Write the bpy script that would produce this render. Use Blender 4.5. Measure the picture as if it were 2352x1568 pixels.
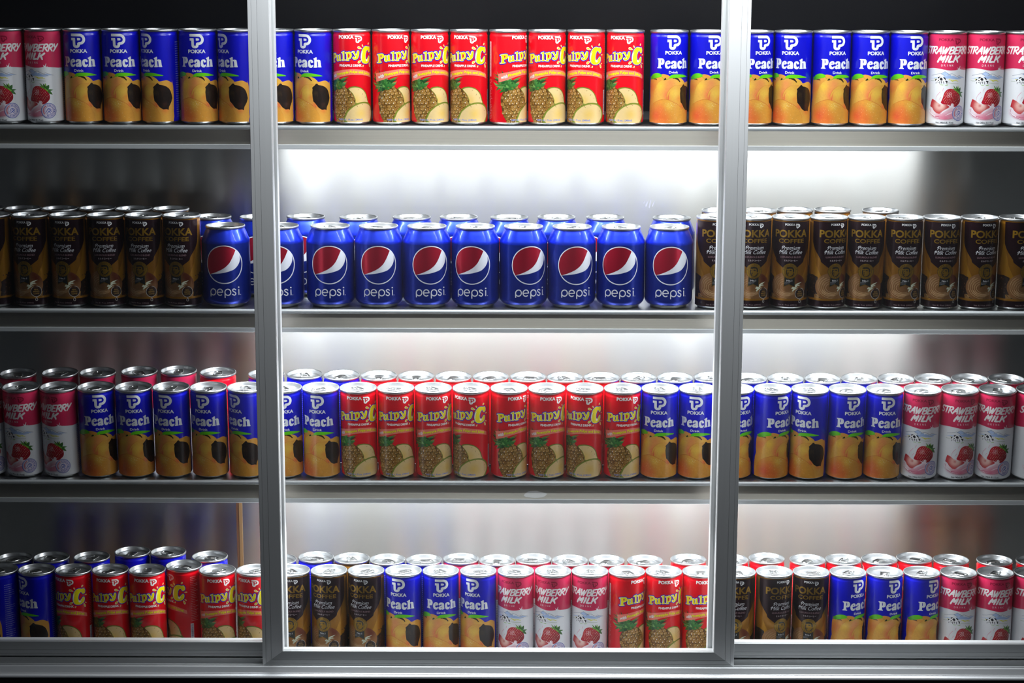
import bpy, bmesh, math, random
from mathutils import Vector, Matrix
from mathutils.geometry import tessellate_polygon

SC = bpy.context.scene
COL = SC.collection
for _o in list(bpy.data.objects):
    bpy.data.objects.remove(_o)
random.seed(7)

# ------------------------------------------------------------------ camera
F_PX = 4556.0
PITCH = math.radians(11.7)
ROLL = 0.003
CAM = Vector((0.0, -2.74, 0.0))
FWD = Vector((0, math.cos(PITCH), -math.sin(PITCH)))
_r0 = Vector((1, 0, 0))
_u0 = Vector((0, math.sin(PITCH), math.cos(PITCH)))
RGT = _r0 * math.cos(ROLL) + _u0 * math.sin(ROLL)
UPV = -_r0 * math.sin(ROLL) + _u0 * math.cos(ROLL)

cam_data = bpy.data.cameras.new('camera')
cam_data.sensor_fit = 'HORIZONTAL'
cam_data.sensor_width = 36.0
cam_data.lens = F_PX / 2352.0 * 36.0
cam_data.clip_start = 0.05
cam_data.clip_end = 50
cam = bpy.data.objects.new('camera', cam_data)
cam.matrix_world = Matrix((
    (RGT.x, UPV.x, -FWD.x, CAM.x),
    (RGT.y, UPV.y, -FWD.y, CAM.y),
    (RGT.z, UPV.z, -FWD.z, CAM.z),
    (0, 0, 0, 1)))
COL.objects.link(cam)
SC.camera = cam
cam_data.dof.use_dof = False

# ------------------------------------------------------------------ view and world
SC.view_settings.view_transform = 'Standard'
SC.view_settings.look = 'None'
SC.view_settings.gamma = 1.0
SC.view_settings.use_curve_mapping = False
SC.view_settings.exposure = 0.0
world = bpy.data.worlds.new('night_street')
SC.world = world
world.use_nodes = True
world.node_tree.nodes['Background'].inputs[0].default_value = (0.75, 0.85, 1.0, 1)
world.node_tree.nodes['Background'].inputs[1].default_value = 0.03

# ------------------------------------------------------------------ the case's lamps (T5 tubes: one in the header, one under each shelf)
def lamp(name, x0, x1, y, z, power, tilt, width=0.016, color=(0.93, 0.97, 1.0), spread=180):
    L = bpy.data.lights.new(name, 'AREA')
    L.shape = 'RECTANGLE'
    L.size = x1 - x0
    L.size_y = width
    L.energy = power
    L.color = color
    L.spread = math.radians(spread)
    o = bpy.data.objects.new(name, L)
    o.location = ((x0 + x1) / 2, y, z)
    o.rotation_euler = (math.radians(tilt), 0, 0)   # 0 = straight down, + = towards the back
    COL.objects.link(o)
    return o


def ray(px, py):
    return (FWD + RGT * ((px - 1176) / F_PX) + UPV * ((784 - py) / F_PX))


def at_y(px, py, y):
    d = ray(px, py)
    t = (y - CAM.y) / d.y
    return CAM + d * t


def proj(p):
    d = Vector(p) - CAM
    w = d.dot(FWD)
    return (1176 + F_PX * d.dot(RGT) / w, 784 - F_PX * d.dot(UPV) / w)


SHELF_Y = [0.0, 0.0, -0.015, -0.030]            # front edges of the four levels
SHELF_Z = [at_y(1176, 289.5, SHELF_Y[0]).z, at_y(1176, 711.5, SHELF_Y[1]).z, at_y(1176, 1104.5, SHELF_Y[2]).z, 0]
SLIM_H = 0.1295
SHELF_Z[3] = at_y(1176, 1304, SHELF_Y[3] + 0.042).z - SLIM_H
TILT = [0.0, 0.0, math.radians(3.5), 0.0]

LX0, LX1 = -0.375, 0.655
lamp('canopy_lamp', -0.31, 0.64, -0.386, 0.06, 5.6, 68, 0.02)
lamp('header_lamp', -0.33, 0.64, -0.036, 0.075, 4.6, 6, 0.014)
lamp('shelf_lamp', LX0, LX1, 0.009, SHELF_Z[0] - 0.033, 4.9, 14)
lamp('shelf_lamp.001', LX0 - 0.035, LX1, 0.009, SHELF_Z[1] - 0.033, 5.5, 14)
lamp('shelf_lamp.002', LX0 - 0.035, LX1, SHELF_Y[2] + 0.009, SHELF_Z[2] - 0.033, 6.0, 14)

# ------------------------------------------------------------------ helpers
def lin(h):
    if not isinstance(h, str):
        return h
    h = h.lstrip('#')
    c = [int(h[i:i + 2], 16) / 255 for i in (0, 2, 4)]
    return tuple(x / 12.92 if x <= 0.04045 else ((x + 0.055) / 1.055) ** 2.4 for x in c)


def mix(a, b, t):
    t = max(0.0, min(1.0, t))
    a, b = lin(a), lin(b)
    return tuple(x + (y - x) * t for x, y in zip(a, b))


def tag(o, label=None, cat=None, group=None, kind=None):
    if label: o['label'] = label
    if cat: o['category'] = cat
    if group: o['group'] = group
    if kind: o['kind'] = kind
    return o


def empty(name, loc=(0, 0, 0)):
    o = bpy.data.objects.new(name, None)
    o.empty_display_size = 0.02
    o.location = loc
    COL.objects.link(o)
    return o


def link_mesh(name, me, parent=None):
    o = bpy.data.objects.new(name, me)
    COL.objects.link(o)
    if parent:
        o.parent = parent
    return o


def bm_obj(name, bm, mat, parent=None, smooth=False):
    me = bpy.data.meshes.new(name)
    bm.normal_update()
    bm.to_mesh(me)
    bm.free()
    for m in (mat if isinstance(mat, list) else [mat]):
        me.materials.append(m)
    if smooth:
        for p in me.polygons:
            p.use_smooth = True
    return link_mesh(name, me, parent)


def add_box(bm, x0, x1, y0, y1, z0, z1):
    vs = [bm.verts.new(p) for p in ((x0, y0, z0), (x1, y0, z0), (x1, y1, z0), (x0, y1, z0), (x0, y0, z1), (x1, y0, z1), (x1, y1, z1), (x0, y1, z1))]
    for f in ((3, 2, 1, 0), (4, 5, 6, 7), (0, 1, 5, 4), (1, 2, 6, 5), (2, 3, 7, 6), (3, 0, 4, 7)):
        bm.faces.new([vs[i] for i in f])


def box_obj(name, mat, parent, *b, bevel=0.0):
    bm = bmesh.new()
    add_box(bm, *b)
    if bevel:
        bmesh.ops.bevel(bm, geom=list(bm.edges), offset=bevel, segments=2, affect='EDGES', profile=0.6)
    return bm_obj(name, bm, mat, parent)


def extrude_x(name, mat, parent, prof, x0, x1, smooth=False):
    """closed (y, z) outline swept along x"""
    bm = bmesh.new()
    n = len(prof)
    a = [bm.verts.new((x0, y, z)) for y, z in prof]
    b = [bm.verts.new((x1, y, z)) for y, z in prof]
    for i in range(n):
        j = (i + 1) % n
        bm.faces.new((a[i], a[j], b[j], b[i]))
    bm.faces.new(a[::-1])
    bm.faces.new(b)
    bmesh.ops.recalc_face_normals(bm, faces=list(bm.faces))
    return bm_obj(name, bm, mat, parent, smooth)


def lathe(bm, prof, seg=64, close_top=False, close_bot=False):
    rings = []
    for r, z in prof:
        rings.append([bm.verts.new((r * math.sin(2 * math.pi * k / seg), -r * math.cos(2 * math.pi * k / seg), z)) for k in range(seg)])
    for a, b in zip(rings, rings[1:]):
        for k in range(seg):
            j = (k + 1) % seg
            bm.faces.new((a[k], a[j], b[j], b[k]))
    if close_top:
        bm.faces.new(rings[-1])
    if close_bot:
        bm.faces.new(rings[0][::-1])
    return rings


# ------------------------------------------------------------------ materials
def new_mat(name):
    m = bpy.data.materials.new(name)
    m.use_nodes = True
    nt = m.node_tree
    return m, nt, nt.nodes['Principled BSDF']


def ink_mat(name, metallic, rough, coat=0.0, spec=0.5):
    m, nt, b = new_mat(name)
    a = nt.nodes.new('ShaderNodeAttribute')
    a.attribute_name = 'ink'
    nt.links.new(a.outputs['Color'], b.inputs['Base Color'])
    b.inputs['Metallic'].default_value = metallic
    b.inputs['Roughness'].default_value = rough
    b.inputs['Coat Weight'].default_value = coat
    b.inputs['Coat Roughness'].default_value = 0.08
    b.inputs['Specular IOR Level'].default_value = spec
    return m


def metal_mat(name, color, rough, noise_scale=None, amount=0.0, metallic=1.0, rough_var=0.0, aniso=0.0, arot=0.0):
    """metal with fine streaky variation (stretched noise along the brushing)"""
    m, nt, b = new_mat(name)
    b.inputs['Base Color'].default_value = (*lin(color), 1)
    b.inputs['Metallic'].default_value = metallic
    b.inputs['Roughness'].default_value = rough
    if noise_scale:
        tc = nt.nodes.new('ShaderNodeTexCoord')
        mp = nt.nodes.new('ShaderNodeMapping')
        mp.inputs['Scale'].default_value = noise_scale
        nz = nt.nodes.new('ShaderNodeTexNoise')
        nz.inputs['Scale'].default_value = 1.0
        nz.inputs['Detail'].default_value = 5
        rp = nt.nodes.new('ShaderNodeMapRange')
        rp.inputs['To Min'].default_value = 1 - amount
        rp.inputs['To Max'].default_value = 1 + amount
        mx = nt.nodes.new('ShaderNodeVectorMath')
        mx.operation = 'SCALE'
        mx.inputs[0].default_value = lin(color)
        nt.links.new(tc.outputs['Object'], mp.inputs['Vector'])
        nt.links.new(mp.outputs[0], nz.inputs['Vector'])
        nt.links.new(nz.outputs['Fac'], rp.inputs['Value'])
        nt.links.new(rp.outputs[0], mx.inputs['Scale'])
        nt.links.new(mx.outputs[0], b.inputs['Base Color'])
        if rough_var:
            r2 = nt.nodes.new('ShaderNodeMapRange')
            r2.inputs['To Min'].default_value = rough - rough_var
            r2.inputs['To Max'].default_value = rough + rough_var
            nt.links.new(nz.outputs['Fac'], r2.inputs['Value'])
            nt.links.new(r2.outputs[0], b.inputs['Roughness'])
    if aniso:
        b.inputs['Anisotropic'].default_value = aniso
        b.inputs['Anisotropic Rotation'].default_value = arot
        cx = nt.nodes.new('ShaderNodeCombineXYZ')
        cx.inputs[0].default_value = 1.0
        nt.links.new(cx.outputs[0], b.inputs['Tangent'])
    return m


M_INK = ink_mat('printed_gloss_ink', 0.0, 0.30, 0.25)
M_FOIL = ink_mat('printed_metallic_foil', 0.65, 0.30, 0.2)
M_CAN = metal_mat('can_aluminium', '#d9dbdc', 0.24, (60, 60, 900), 0.05)
M_LID = metal_mat('lid_aluminium', '#bfc1c3', 0.36, (500, 500, 500), 0.06, metallic=0.96)
M_TAB = metal_mat('tab_aluminium', '#e2e3e3', 0.22, (300, 300, 300), 0.05)
M_FRAME = metal_mat('anodised_frame', '#d3d5d6', 0.42, (400, 400, 6), 0.04, metallic=0.2)
M_RAIL = metal_mat('anodised_rail', '#a6a8a9', 0.42, (6, 400, 400), 0.04, metallic=0.2)
M_SILL = metal_mat('sill_aluminium', '#e2e4e6', 0.36, (6, 400, 400), 0.05, metallic=0.5)
M_NOSE = metal_mat('shelf_nose_aluminium', '#aeb2b4', 0.38, (5, 300, 300), 0.06, metallic=0.15)
M_CHAN = metal_mat('lamp_channel_aluminium', '#d2d6d8', 0.38, (5, 300, 300), 0.06, metallic=0.15)
M_STEEL = metal_mat('brushed_steel_fascia', '#d6d1c6', 0.58, (3, 60, 900), 0.13, rough_var=0.05, aniso=0.9, arot=0.25)
M_BACK = metal_mat('brushed_steel_back', '#d2d2cf', 0.29, (2.5, 60, 700), 0.025, rough_var=0.01, aniso=0.93, arot=0.25)
M_DECK = metal_mat('shelf_steel', '#c8cacb', 0.30, (4, 300, 80), 0.06)
M_DARK, _nt, _b = new_mat('black_back_panel')
_b.inputs['Base Color'].default_value = (0.004, 0.004, 0.005, 1)
_b.inputs['Roughness'].default_value = 0.5
_b.inputs['Specular IOR Level'].default_value = 0.06
M_BASE, _nt, _b = new_mat('black_base_panel')
_b.inputs['Base Color'].default_value = (0.05, 0.05, 0.052, 1)
_b.inputs['Roughness'].default_value = 0.5
M_RUB, _nt, _b = new_mat('groove_shadow_gap')
_b.inputs['Base Color'].default_value = (0.05, 0.05, 0.05, 1)

# glass: clear sheet with mirror reflection and a thin film of dust
M_GLASS = bpy.data.materials.new('dusty_glass')
M_GLASS.use_nodes = True
_nt = M_GLASS.node_tree
_nt.nodes.clear()
_out = _nt.nodes.new('ShaderNodeOutputMaterial')
_tr = _nt.nodes.new('ShaderNodeBsdfTransparent')
_tr.inputs[0].default_value = (0.985, 0.99, 0.988, 1)
_gl = _nt.nodes.new('ShaderNodeBsdfGlossy')
_gl.inputs['Roughness'].default_value = 0.0
_fr = _nt.nodes.new('ShaderNodeFresnel')
_geo = _nt.nodes.new('ShaderNodeNewGeometry')
_ior = _nt.nodes.new('ShaderNodeMapRange')          # thin sheet: the same index whichever face is met
_ior.inputs['To Min'].default_value = 1.45
_ior.inputs['To Max'].default_value = 1 / 1.45
_nt.links.new(_geo.outputs['Backfacing'], _ior.inputs['Value'])
_nt.links.new(_ior.outputs[0], _fr.inputs['IOR'])
_m1 = _nt.nodes.new('ShaderNodeMixShader')
_df = _nt.nodes.new('ShaderNodeBsdfTranslucent')
_df.inputs[0].default_value = (0.9, 0.9, 0.9, 1)
_m2 = _nt.nodes.new('ShaderNodeMixShader')
_tc = _nt.nodes.new('ShaderNodeTexCoord')
_nz = _nt.nodes.new('ShaderNodeTexNoise')
_nz.inputs['Scale'].default_value = 9.0
_nz.inputs['Detail'].default_value = 8
_mr = _nt.nodes.new('ShaderNodeMapRange')
_mr.inputs['From Min'].default_value = 0.3
_mr.inputs['From Max'].default_value = 0.8
_mr.inputs['To Min'].default_value = 0.001
_mr.inputs['To Max'].default_value = 0.0045
_nt.links.new(_tc.outputs['Object'], _nz.inputs['Vector'])
_nt.links.new(_nz.outputs['Fac'], _mr.inputs['Value'])
_nt.links.new(_fr.outputs[0], _m1.inputs[0])
_nt.links.new(_tr.outputs[0], _m1.inputs[1])
_nt.links.new(_gl.outputs[0], _m1.inputs[2])
_nt.links.new(_mr.outputs[0], _m2.inputs[0])
_nt.links.new(_m1.outputs[0], _m2.inputs[1])
_nt.links.new(_df.outputs[0], _m2.inputs[2])
_nt.links.new(_m2.outputs[0], _out.inputs[0])


# ------------------------------------------------------------------ label print: flat shapes in (u, v) millimetres wrapped round the can
class View:
    """a front view of one can in the reference: turns a point of a crop into (u, v) mm on the wrapper"""
    def __init__(s, ox, oy, sc, xt, yt, xb, yb, half, basey, k, elev, rot, R):
        s.a = (ox, oy, sc, xt, yt, xb, yb, half, basey, k, math.tan(math.radians(elev)), math.radians(rot), R)

    def __call__(s, px, py):
        ox, oy, sc, xt, yt, xb, yb, half, basey, k, te, rot, R = s.a
        X, Y = ox + px / sc, oy + py / sc
        ax = xt + (xb - xt) * (Y - yt) / (yb - yt)
        t = math.asin(max(-0.985, min(0.985, (X - ax) / half)))
        return (R * (t - rot), (basey - Y) / k - R * (1 - math.cos(t)) * te)

    def pts(s, P):
        return [s(*p) for p in P]


def smooth_loop(P, n=4):
    out = []
    N = len(P)
    for i in range(N):
        p0, p1, p2, p3 = P[i - 1], P[i], P[(i + 1) % N], P[(i + 2) % N]
        for k in range(n):
            t = k / n
            out.append(tuple(0.5 * ((2 * b) + (c - a) * t + (2 * a - 5 * b + 4 * c - d) * t * t + (-a + 3 * b - 3 * c + d) * t ** 3)
                             for a, b, c, d in zip(p0, p1, p2, p3)))
    return out


def smooth_line(P, n=6):
    if len(P) < 3:
        return list(P)
    out = []
    Q = [P[0]] + list(P) + [P[-1]]
    for i in range(1, len(Q) - 2):
        p0, p1, p2, p3 = Q[i - 1], Q[i], Q[i + 1], Q[i + 2]
        for k in range(n):
            t = k / n
            out.append(tuple(0.5 * ((2 * b) + (c - a) * t + (2 * a - 5 * b + 4 * c - d) * t * t + (-a + 3 * b - 3 * c + d) * t ** 3)
                             for a, b, c, d in zip(p0, p1, p2, p3)))
    out.append(tuple(P[-1]))
    return out


def circle(cx, cy, rx, ry=None, n=32, a0=0, a1=360):
    ry = rx if ry is None else ry
    full = abs(a1 - a0) >= 360
    return [(cx + rx * math.cos(math.radians(a0 + (a1 - a0) * i / n)), cy + ry * math.sin(math.radians(a0 + (a1 - a0) * i / n))) for i in range(n if full else n + 1)]


_TXT = {}


def text_mesh(s, bold=0.0, shear=0.0):
    key = (s, bold, shear)
    if key not in _TXT:
        c = bpy.data.curves.new('t', 'FONT')
        c.body = s
        c.size = 1.0
        c.offset = bold
        c.shear = shear
        c.resolution_u = 3
        o = bpy.data.objects.new('t', c)
        COL.objects.link(o)
        dg = bpy.context.evaluated_depsgraph_get()
        me = o.evaluated_get(dg).to_mesh()
        V = [(v.co.x, v.co.y) for v in me.vertices]
        T = [tuple(p.vertices) for p in me.polygons]
        o.evaluated_get(dg).to_mesh_clear()
        bpy.data.objects.remove(o)
        bpy.data.curves.remove(c)
        _TXT[key] = (V, T)
    return _TXT[key]


class Art:
    def __init__(s, R, seg=72):
        s.R, s.seg, s.step = R, seg, 2 * math.pi * R / seg
        s.count = 0
        s.bm = bmesh.new()
        s.lay = s.bm.verts.layers.float.new('lay')
        s.col = s.bm.verts.layers.float_vector.new('c')
        s.foil = s.bm.faces.layers.int.new('foil')

    def _add(s, V, F, color, layer, foil=0, grid=0):
        if grid:
            b = bmesh.new()
            vs = [b.verts.new((x, y, 0)) for x, y in V]
            for f in F:
                try: b.faces.new([vs[i] for i in f])
                except ValueError: pass
            for ax in (0, 1):
                lo, hi = min(p[ax] for p in V), max(p[ax] for p in V)
                k = math.ceil(lo / grid)
                while k * grid < hi:
                    co, no = [0, 0, 0], [0, 0, 0]
                    co[ax] = k * grid; no[ax] = 1
                    bmesh.ops.bisect_plane(b, geom=list(b.verts) + list(b.edges) + list(b.faces), plane_co=co, plane_no=no, dist=1e-6)
                    k += 1
            b.verts.index_update()
            V = [(v.co.x, v.co.y) for v in b.verts]
            F = [[v.index for v in f.verts] for f in b.faces]
            b.free()
        vs = []
        s.count += 1
        own = layer if isinstance(layer, list) else None      # every piece gets its own film height: no two coincide
        base = layer + 0.8 * ((s.count * 0.61803) % 1) if own is None else 0
        for i, (x, y) in enumerate(V):
            v = s.bm.verts.new((x, y, 0))
            v[s.lay] = own[i] if own else base
            c = color(x, y) if callable(color) else lin(color)
            v[s.col] = Vector(c[:3])
            vs.append(v)
        for f in F:
            if len(set(f)) < 3: continue
            try:
                fa = s.bm.faces.new([vs[i] for i in f])
                fa[s.foil] = foil
            except ValueError:
                pass

    def poly(s, P, color, layer, holes=(), foil=0, grid=0):
        loops = [[Vector((x, y, 0)) for x, y in P]] + [[Vector((x, y, 0)) for x, y in h] for h in holes]
        V = [(p.x, p.y) for l in loops for p in l]
        F = tessellate_polygon(loops)
        s._add(V, F, color, layer, foil, grid)

    def stroke(s, P, w, color, layer, foil=0, closed=False, cap=True, n=10):
        """w: width or list of widths"""
        P = list(P)
        if closed: P = P + [P[0]]
        N = len(P)
        W = [w] * N if not isinstance(w, (list, tuple)) else [w[0] + (w[-1] - w[0]) * i / (N - 1) if len(w) == 2 else w[min(len(w) - 1, int(i * (len(w) - 1) / (N - 1) + .5))] for i in range(N)]
        V, F = [], []
        for i in range(N - 1):
            (x0, y0), (x1, y1) = P[i], P[i + 1]
            d = math.hypot(x1 - x0, y1 - y0)
            if d < 1e-6: continue
            nx, ny = -(y1 - y0) / d, (x1 - x0) / d
            a, b = W[i] / 2, W[i + 1] / 2
            k = len(V)
            V += [(x0 + nx * a, y0 + ny * a), (x0 - nx * a, y0 - ny * a), (x1 - nx * b, y1 - ny * b), (x1 + nx * b, y1 + ny * b)]
            F.append((k, k + 1, k + 2, k + 3))
        rng = range(N) if cap else range(1, N - 1)
        for i in rng:
            r = W[i] / 2
            if r < 0.03: continue
            k = len(V)
            V += [(P[i][0] + r * math.cos(2 * math.pi * q / n), P[i][1] + r * math.sin(2 * math.pi * q / n)) for q in range(n)]
            F.append(tuple(range(k, k + n)))
        lay = [0] * len(V)
        for f in F:
            s.count += 1
            h = layer + 0.8 * ((s.count * 0.61803) % 1)
            for i in f: lay[i] = h
        s._add(V, F, color, lay, foil)

    def leaf(s, a, b, w, color, layer, bend=0.0, foil=0):
        """pointed blade from a to b"""
        (x0, y0), (x1, y1) = a, b
        dx, dy = x1 - x0, y1 - y0
        L = math.hypot(dx, dy)
        nx, ny = -dy / L, dx / L
        up, dn = [], []
        for i in range(9):
            t = i / 8
            ww = w / 2 * math.sin(math.pi * min(1, 0.25 + 0.75 * t)) if t > 0 else w * 0.3
            c = bend * L * 4 * t * (1 - t)
            px, py = x0 + dx * t + nx * c, y0 + dy * t + ny * c
            up.append((px + nx * ww, py + ny * ww)); dn.append((px - nx * ww, py - ny * ww))
        s.poly(up + dn[::-1], color, layer, foil=foil)

    def text(s, t, u0, u1, v0, v1, color, layer, bold=0.0, shear=0.0, foil=0, warp=None):
        V, F = text_mesh(t, bold, shear)
        xs, ys = [p[0] for p in V], [p[1] for p in V]
        xa, xb, ya, yb = min(xs), max(xs), min(ys), max(ys)
        Q = [(u0 + (u1 - u0) * (x - xa) / (xb - xa), v0 + (v1 - v0) * (y - ya) / (yb - ya)) for x, y in V]
        if warp:
            Q = [warp(*q) for q in Q]
        s._add(Q, F, color, layer, foil)

    def vtext(s, view, t, px0, px1, py0, py1, color, layer, **k):
        """text in the box that spans the crop pixels px0..px1 by py0 (top)..py1 (foot)"""
        pm = (py0 + py1) / 2
        u0, _ = view(px0, pm); u1, _ = view(px1, pm)
        xm = (px0 + px1) / 2
        _, vt = view(xm, py0); _, vb = view(xm, py1)
        s.text(t, u0, u1, vb, vt, color, layer, **k)

    def build(s, name, prof, seg_colors, inks, vmin=3.0, vmax=200.0):
        """body lathe (prof in mm, with colour per ring row) + the wrapped print; returns a mesh"""
        bm, R = s.bm, s.R
        # keep |u| inside one turn, cut on every facet edge
        for k in range(-s.seg, s.seg + 1):
            x = k * s.step
            bmesh.ops.bisect_plane(bm, geom=list(bm.verts) + list(bm.edges) + list(bm.faces), plane_co=(x, 0, 0), plane_no=(1, 0, 0), dist=1e-5)
        bmesh.ops.bisect_plane(bm, geom=list(bm.verts) + list(bm.edges) + list(bm.faces), plane_co=(0, vmin, 0), plane_no=(0, -1, 0), dist=1e-5, clear_outer=True)
        bmesh.ops.bisect_plane(bm, geom=list(bm.verts) + list(bm.edges) + list(bm.faces), plane_co=(0, vmax, 0), plane_no=(0, 1, 0), dist=1e-5, clear_outer=True)
        V, F, C, N, MI = [], [], [], [], []
        cosh = math.cos(math.pi / s.seg)
        for v in bm.verts:
            u, h = v.co.x, v.co.y
            # position on the facet chord, so that print and body are parallel
            k = math.floor(u / s.step + 1e-4)
            f = u / s.step - k
            a0, a1 = k * 2 * math.pi / s.seg, (k + 1) * 2 * math.pi / s.seg
            r = R + 0.03 + 0.022 * v[s.lay]
            x = r * (math.sin(a0) * (1 - f) + math.sin(a1) * f)
            y = -r * (math.cos(a0) * (1 - f) + math.cos(a1) * f)
            V.append((x / 1000, y / 1000, h / 1000))
            a = u / R
            N.append((math.sin(a), -math.cos(a), 0))
            C.append(tuple(v[s.col]))
        bm.verts.index_update()
        for f in bm.faces:
            ids = [v.index for v in f.verts]
            # outward facing
            p = [V[i] for i in ids]
            area = sum(p[i][0] * p[(i + 1) % len(p)][1] - p[(i + 1) % len(p)][0] * p[i][1] for i in range(len(p)))
            uv = [bm.verts[i].co for i in ids] if False else [v.co for v in f.verts]
            sg = sum(uv[i].x * uv[(i + 1) % len(uv)].y - uv[(i + 1) % len(uv)].x * uv[i].y for i in range(len(uv)))
            F.append(ids if sg > 0 else ids[::-1])
            MI.append(1 if f[s.foil] else 0)
        bm.free()
        # body
        seg = s.seg
        base = len(V)
        P = prof
        for i, (r, z) in enumerate(P):
            a, b = P[max(0, i - 1)], P[min(len(P) - 1, i + 1)]
            dr, dz = b[0] - a[0], b[1] - a[1]
            L = math.hypot(dr, dz) or 1
            for k in range(seg):
                t = 2 * math.pi * k / seg
                V.append((r * math.sin(t) / 1000, -r * math.cos(t) / 1000, z / 1000))
                N.append((math.sin(t) * dz / L, -math.cos(t) * dz / L, -dr / L))
                C.append(lin(seg_colors[i][0]))
        for i in range(len(P) - 1):
            for k in range(seg):
                j = (k + 1) % seg
                F.append([base + i * seg + k, base + i * seg + j, base + (i + 1) * seg + j, base + (i + 1) * seg + k])
                MI.append(seg_colors[i][1])
        F.append([base + k for k in range(seg)][::-1]); MI.append(2)
        me = bpy.data.meshes.new(name)
        me.from_pydata(V, [], F)
        at = me.color_attributes.new('ink', 'FLOAT_COLOR', 'POINT')
        at.data.foreach_set('color', [x for c in C for x in (*c, 1.0)])
        for m in inks: me.materials.append(m)
        me.polygons.foreach_set('material_index', MI)
        me.polygons.foreach_set('use_smooth', [True] * len(F))
        me.normals_split_custom_set_from_vertices(N)
        me.update()
        return me


def logo(A, view, px0, py0, px1, py1, color, layer, foil=0):
    """the ribbon monogram: traced in a 423 x 436 box"""
    def m(x, y):
        return view(px0 + (x - 545) / 423 * (px1 - px0), py0 + (y - 270) / 436 * (py1 - py0))
    w = abs(m(930, 400)[0] - m(855, 400)[0]) * 0.99
    bowl = [(548 + 18, 311)] + [(700, 311)] + circle(818, 438, 112, 127, 14, -90, 90)
    path = [m(*p) for p in bowl] + [m(790, 566), m(772, 580), m(772, 620)] + [m(*p) for p in circle(703, 620, 69, 50, 10, 0, 180)] + [m(634, 438)]
    A.stroke(path, w, color, layer, foil, n=10, cap=False)
    A.poly([m(545, 273), m(600, 273), m(600, 349), m(545, 349)], color, layer, foil=foil)
    A.poly([m(545, 400), m(672, 400), m(672, 600), m(597, 600), m(597, 475), m(545, 475)], color, layer, foil=foil)
    A.poly([m(737, 402), m(795, 402), m(825, 412), m(836, 438), m(825, 464), m(795, 475), m(737, 475)], color, layer, foil=foil)


def vnoise(x, y, s=1.0):
    xi, yi = math.floor(x / s), math.floor(y / s)
    fx, fy = x / s - xi, y / s - yi
    def h(a, b):
        n = math.sin(a * 127.1 + b * 311.7) * 43758.5453
        return n - math.floor(n)
    fx, fy = fx * fx * (3 - 2 * fx), fy * fy * (3 - 2 * fy)
    return (h(xi, yi) * (1 - fx) + h(xi + 1, yi) * fx) * (1 - fy) + (h(xi, yi + 1) * (1 - fx) + h(xi + 1, yi + 1) * fx) * fy


def blend(base, spots, noise=0.0, ns=1.5):
    """colour field: base colour pulled towards spot colours; spots = (u, v, radius, colour, strength)"""
    spots = [(u, v, r, lin(c), k) for u, v, r, c, k in spots]
    b0 = lin(base)
    def f(x, y):
        c = b0
        for u, v, r, cc, k in spots:
            t = k * math.exp(-((x - u) ** 2 + (y - v) ** 2) / (r * r))
            c = tuple(a + (b - a) * t for a, b in zip(c, cc))
        if noise:
            q = 1 + noise * (vnoise(x, y, ns) + 0.6 * vnoise(x + 50, y, ns / 2.3) - 0.8)
            c = tuple(a * q for a in c)
        return c
    return f

# ------------------------------------------------------------------ the five wrappers
RS = 26.0                      # slim can radius, mm
H = SLIM_H * 1000
SLIM_PROF = [(20.5, 0.9), (21.4, 0.0), (22.6, 0.25), (24.2, 1.9), (25.5, 3.6), (25.9, 4.8), (RS, 6.2), (RS, 40), (RS, 52), (RS, 80), (RS, 100), (RS, H - 8.6), (25.85, H - 7.6), (25.3, H - 6.2), (25.1, H - 5.0), (25.25, H - 3.9), (25.3, H - 2.6)]


def ring_colors(fn, n=17, silver=4):
    out = []
    for i in range(n):
        c, foil = fn(SLIM_PROF[i][1])
        out.append((c, foil))
    return [(('#d9dbdc'), 2) if i < silver else out[i] for i in range(n)]


def clipu(P, a, b):
    return [(max(a, min(b, x)), y) for x, y in P]


def d2u(deg, R=RS):
    return math.radians(deg) * R


def fake_lines(A, u0, u1, v0, v1, n, color, layer, w=0.45, foil=0, seed=1):
    """columns of small print too fine to read in the photograph"""
    rnd = random.Random(seed)
    for i in range(n):
        v = v1 + (v0 - v1) * i / (n - 1)
        u = u0
        end = u0 + (u1 - u0) * rnd.uniform(0.45, 1.0)
        while u < end:
            l = rnd.uniform(0.8, 2.4)
            A.stroke([(u, v), (min(end, u + l), v)], w, color, layer, foil, cap=False)
            u += l + 0.5


def barcode(A, u0, u1, v0, v1, color, layer, seed=3):
    rnd = random.Random(seed)
    v = v0
    while v < v1 - 0.5:
        h = rnd.choice((0.25, 0.25, 0.5, 0.75))
        A.poly([(u0, v), (u1, v), (u1, v + h), (u0, v + h)], color, layer)
        v += h + rnd.choice((0.25, 0.4, 0.6))


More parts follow.
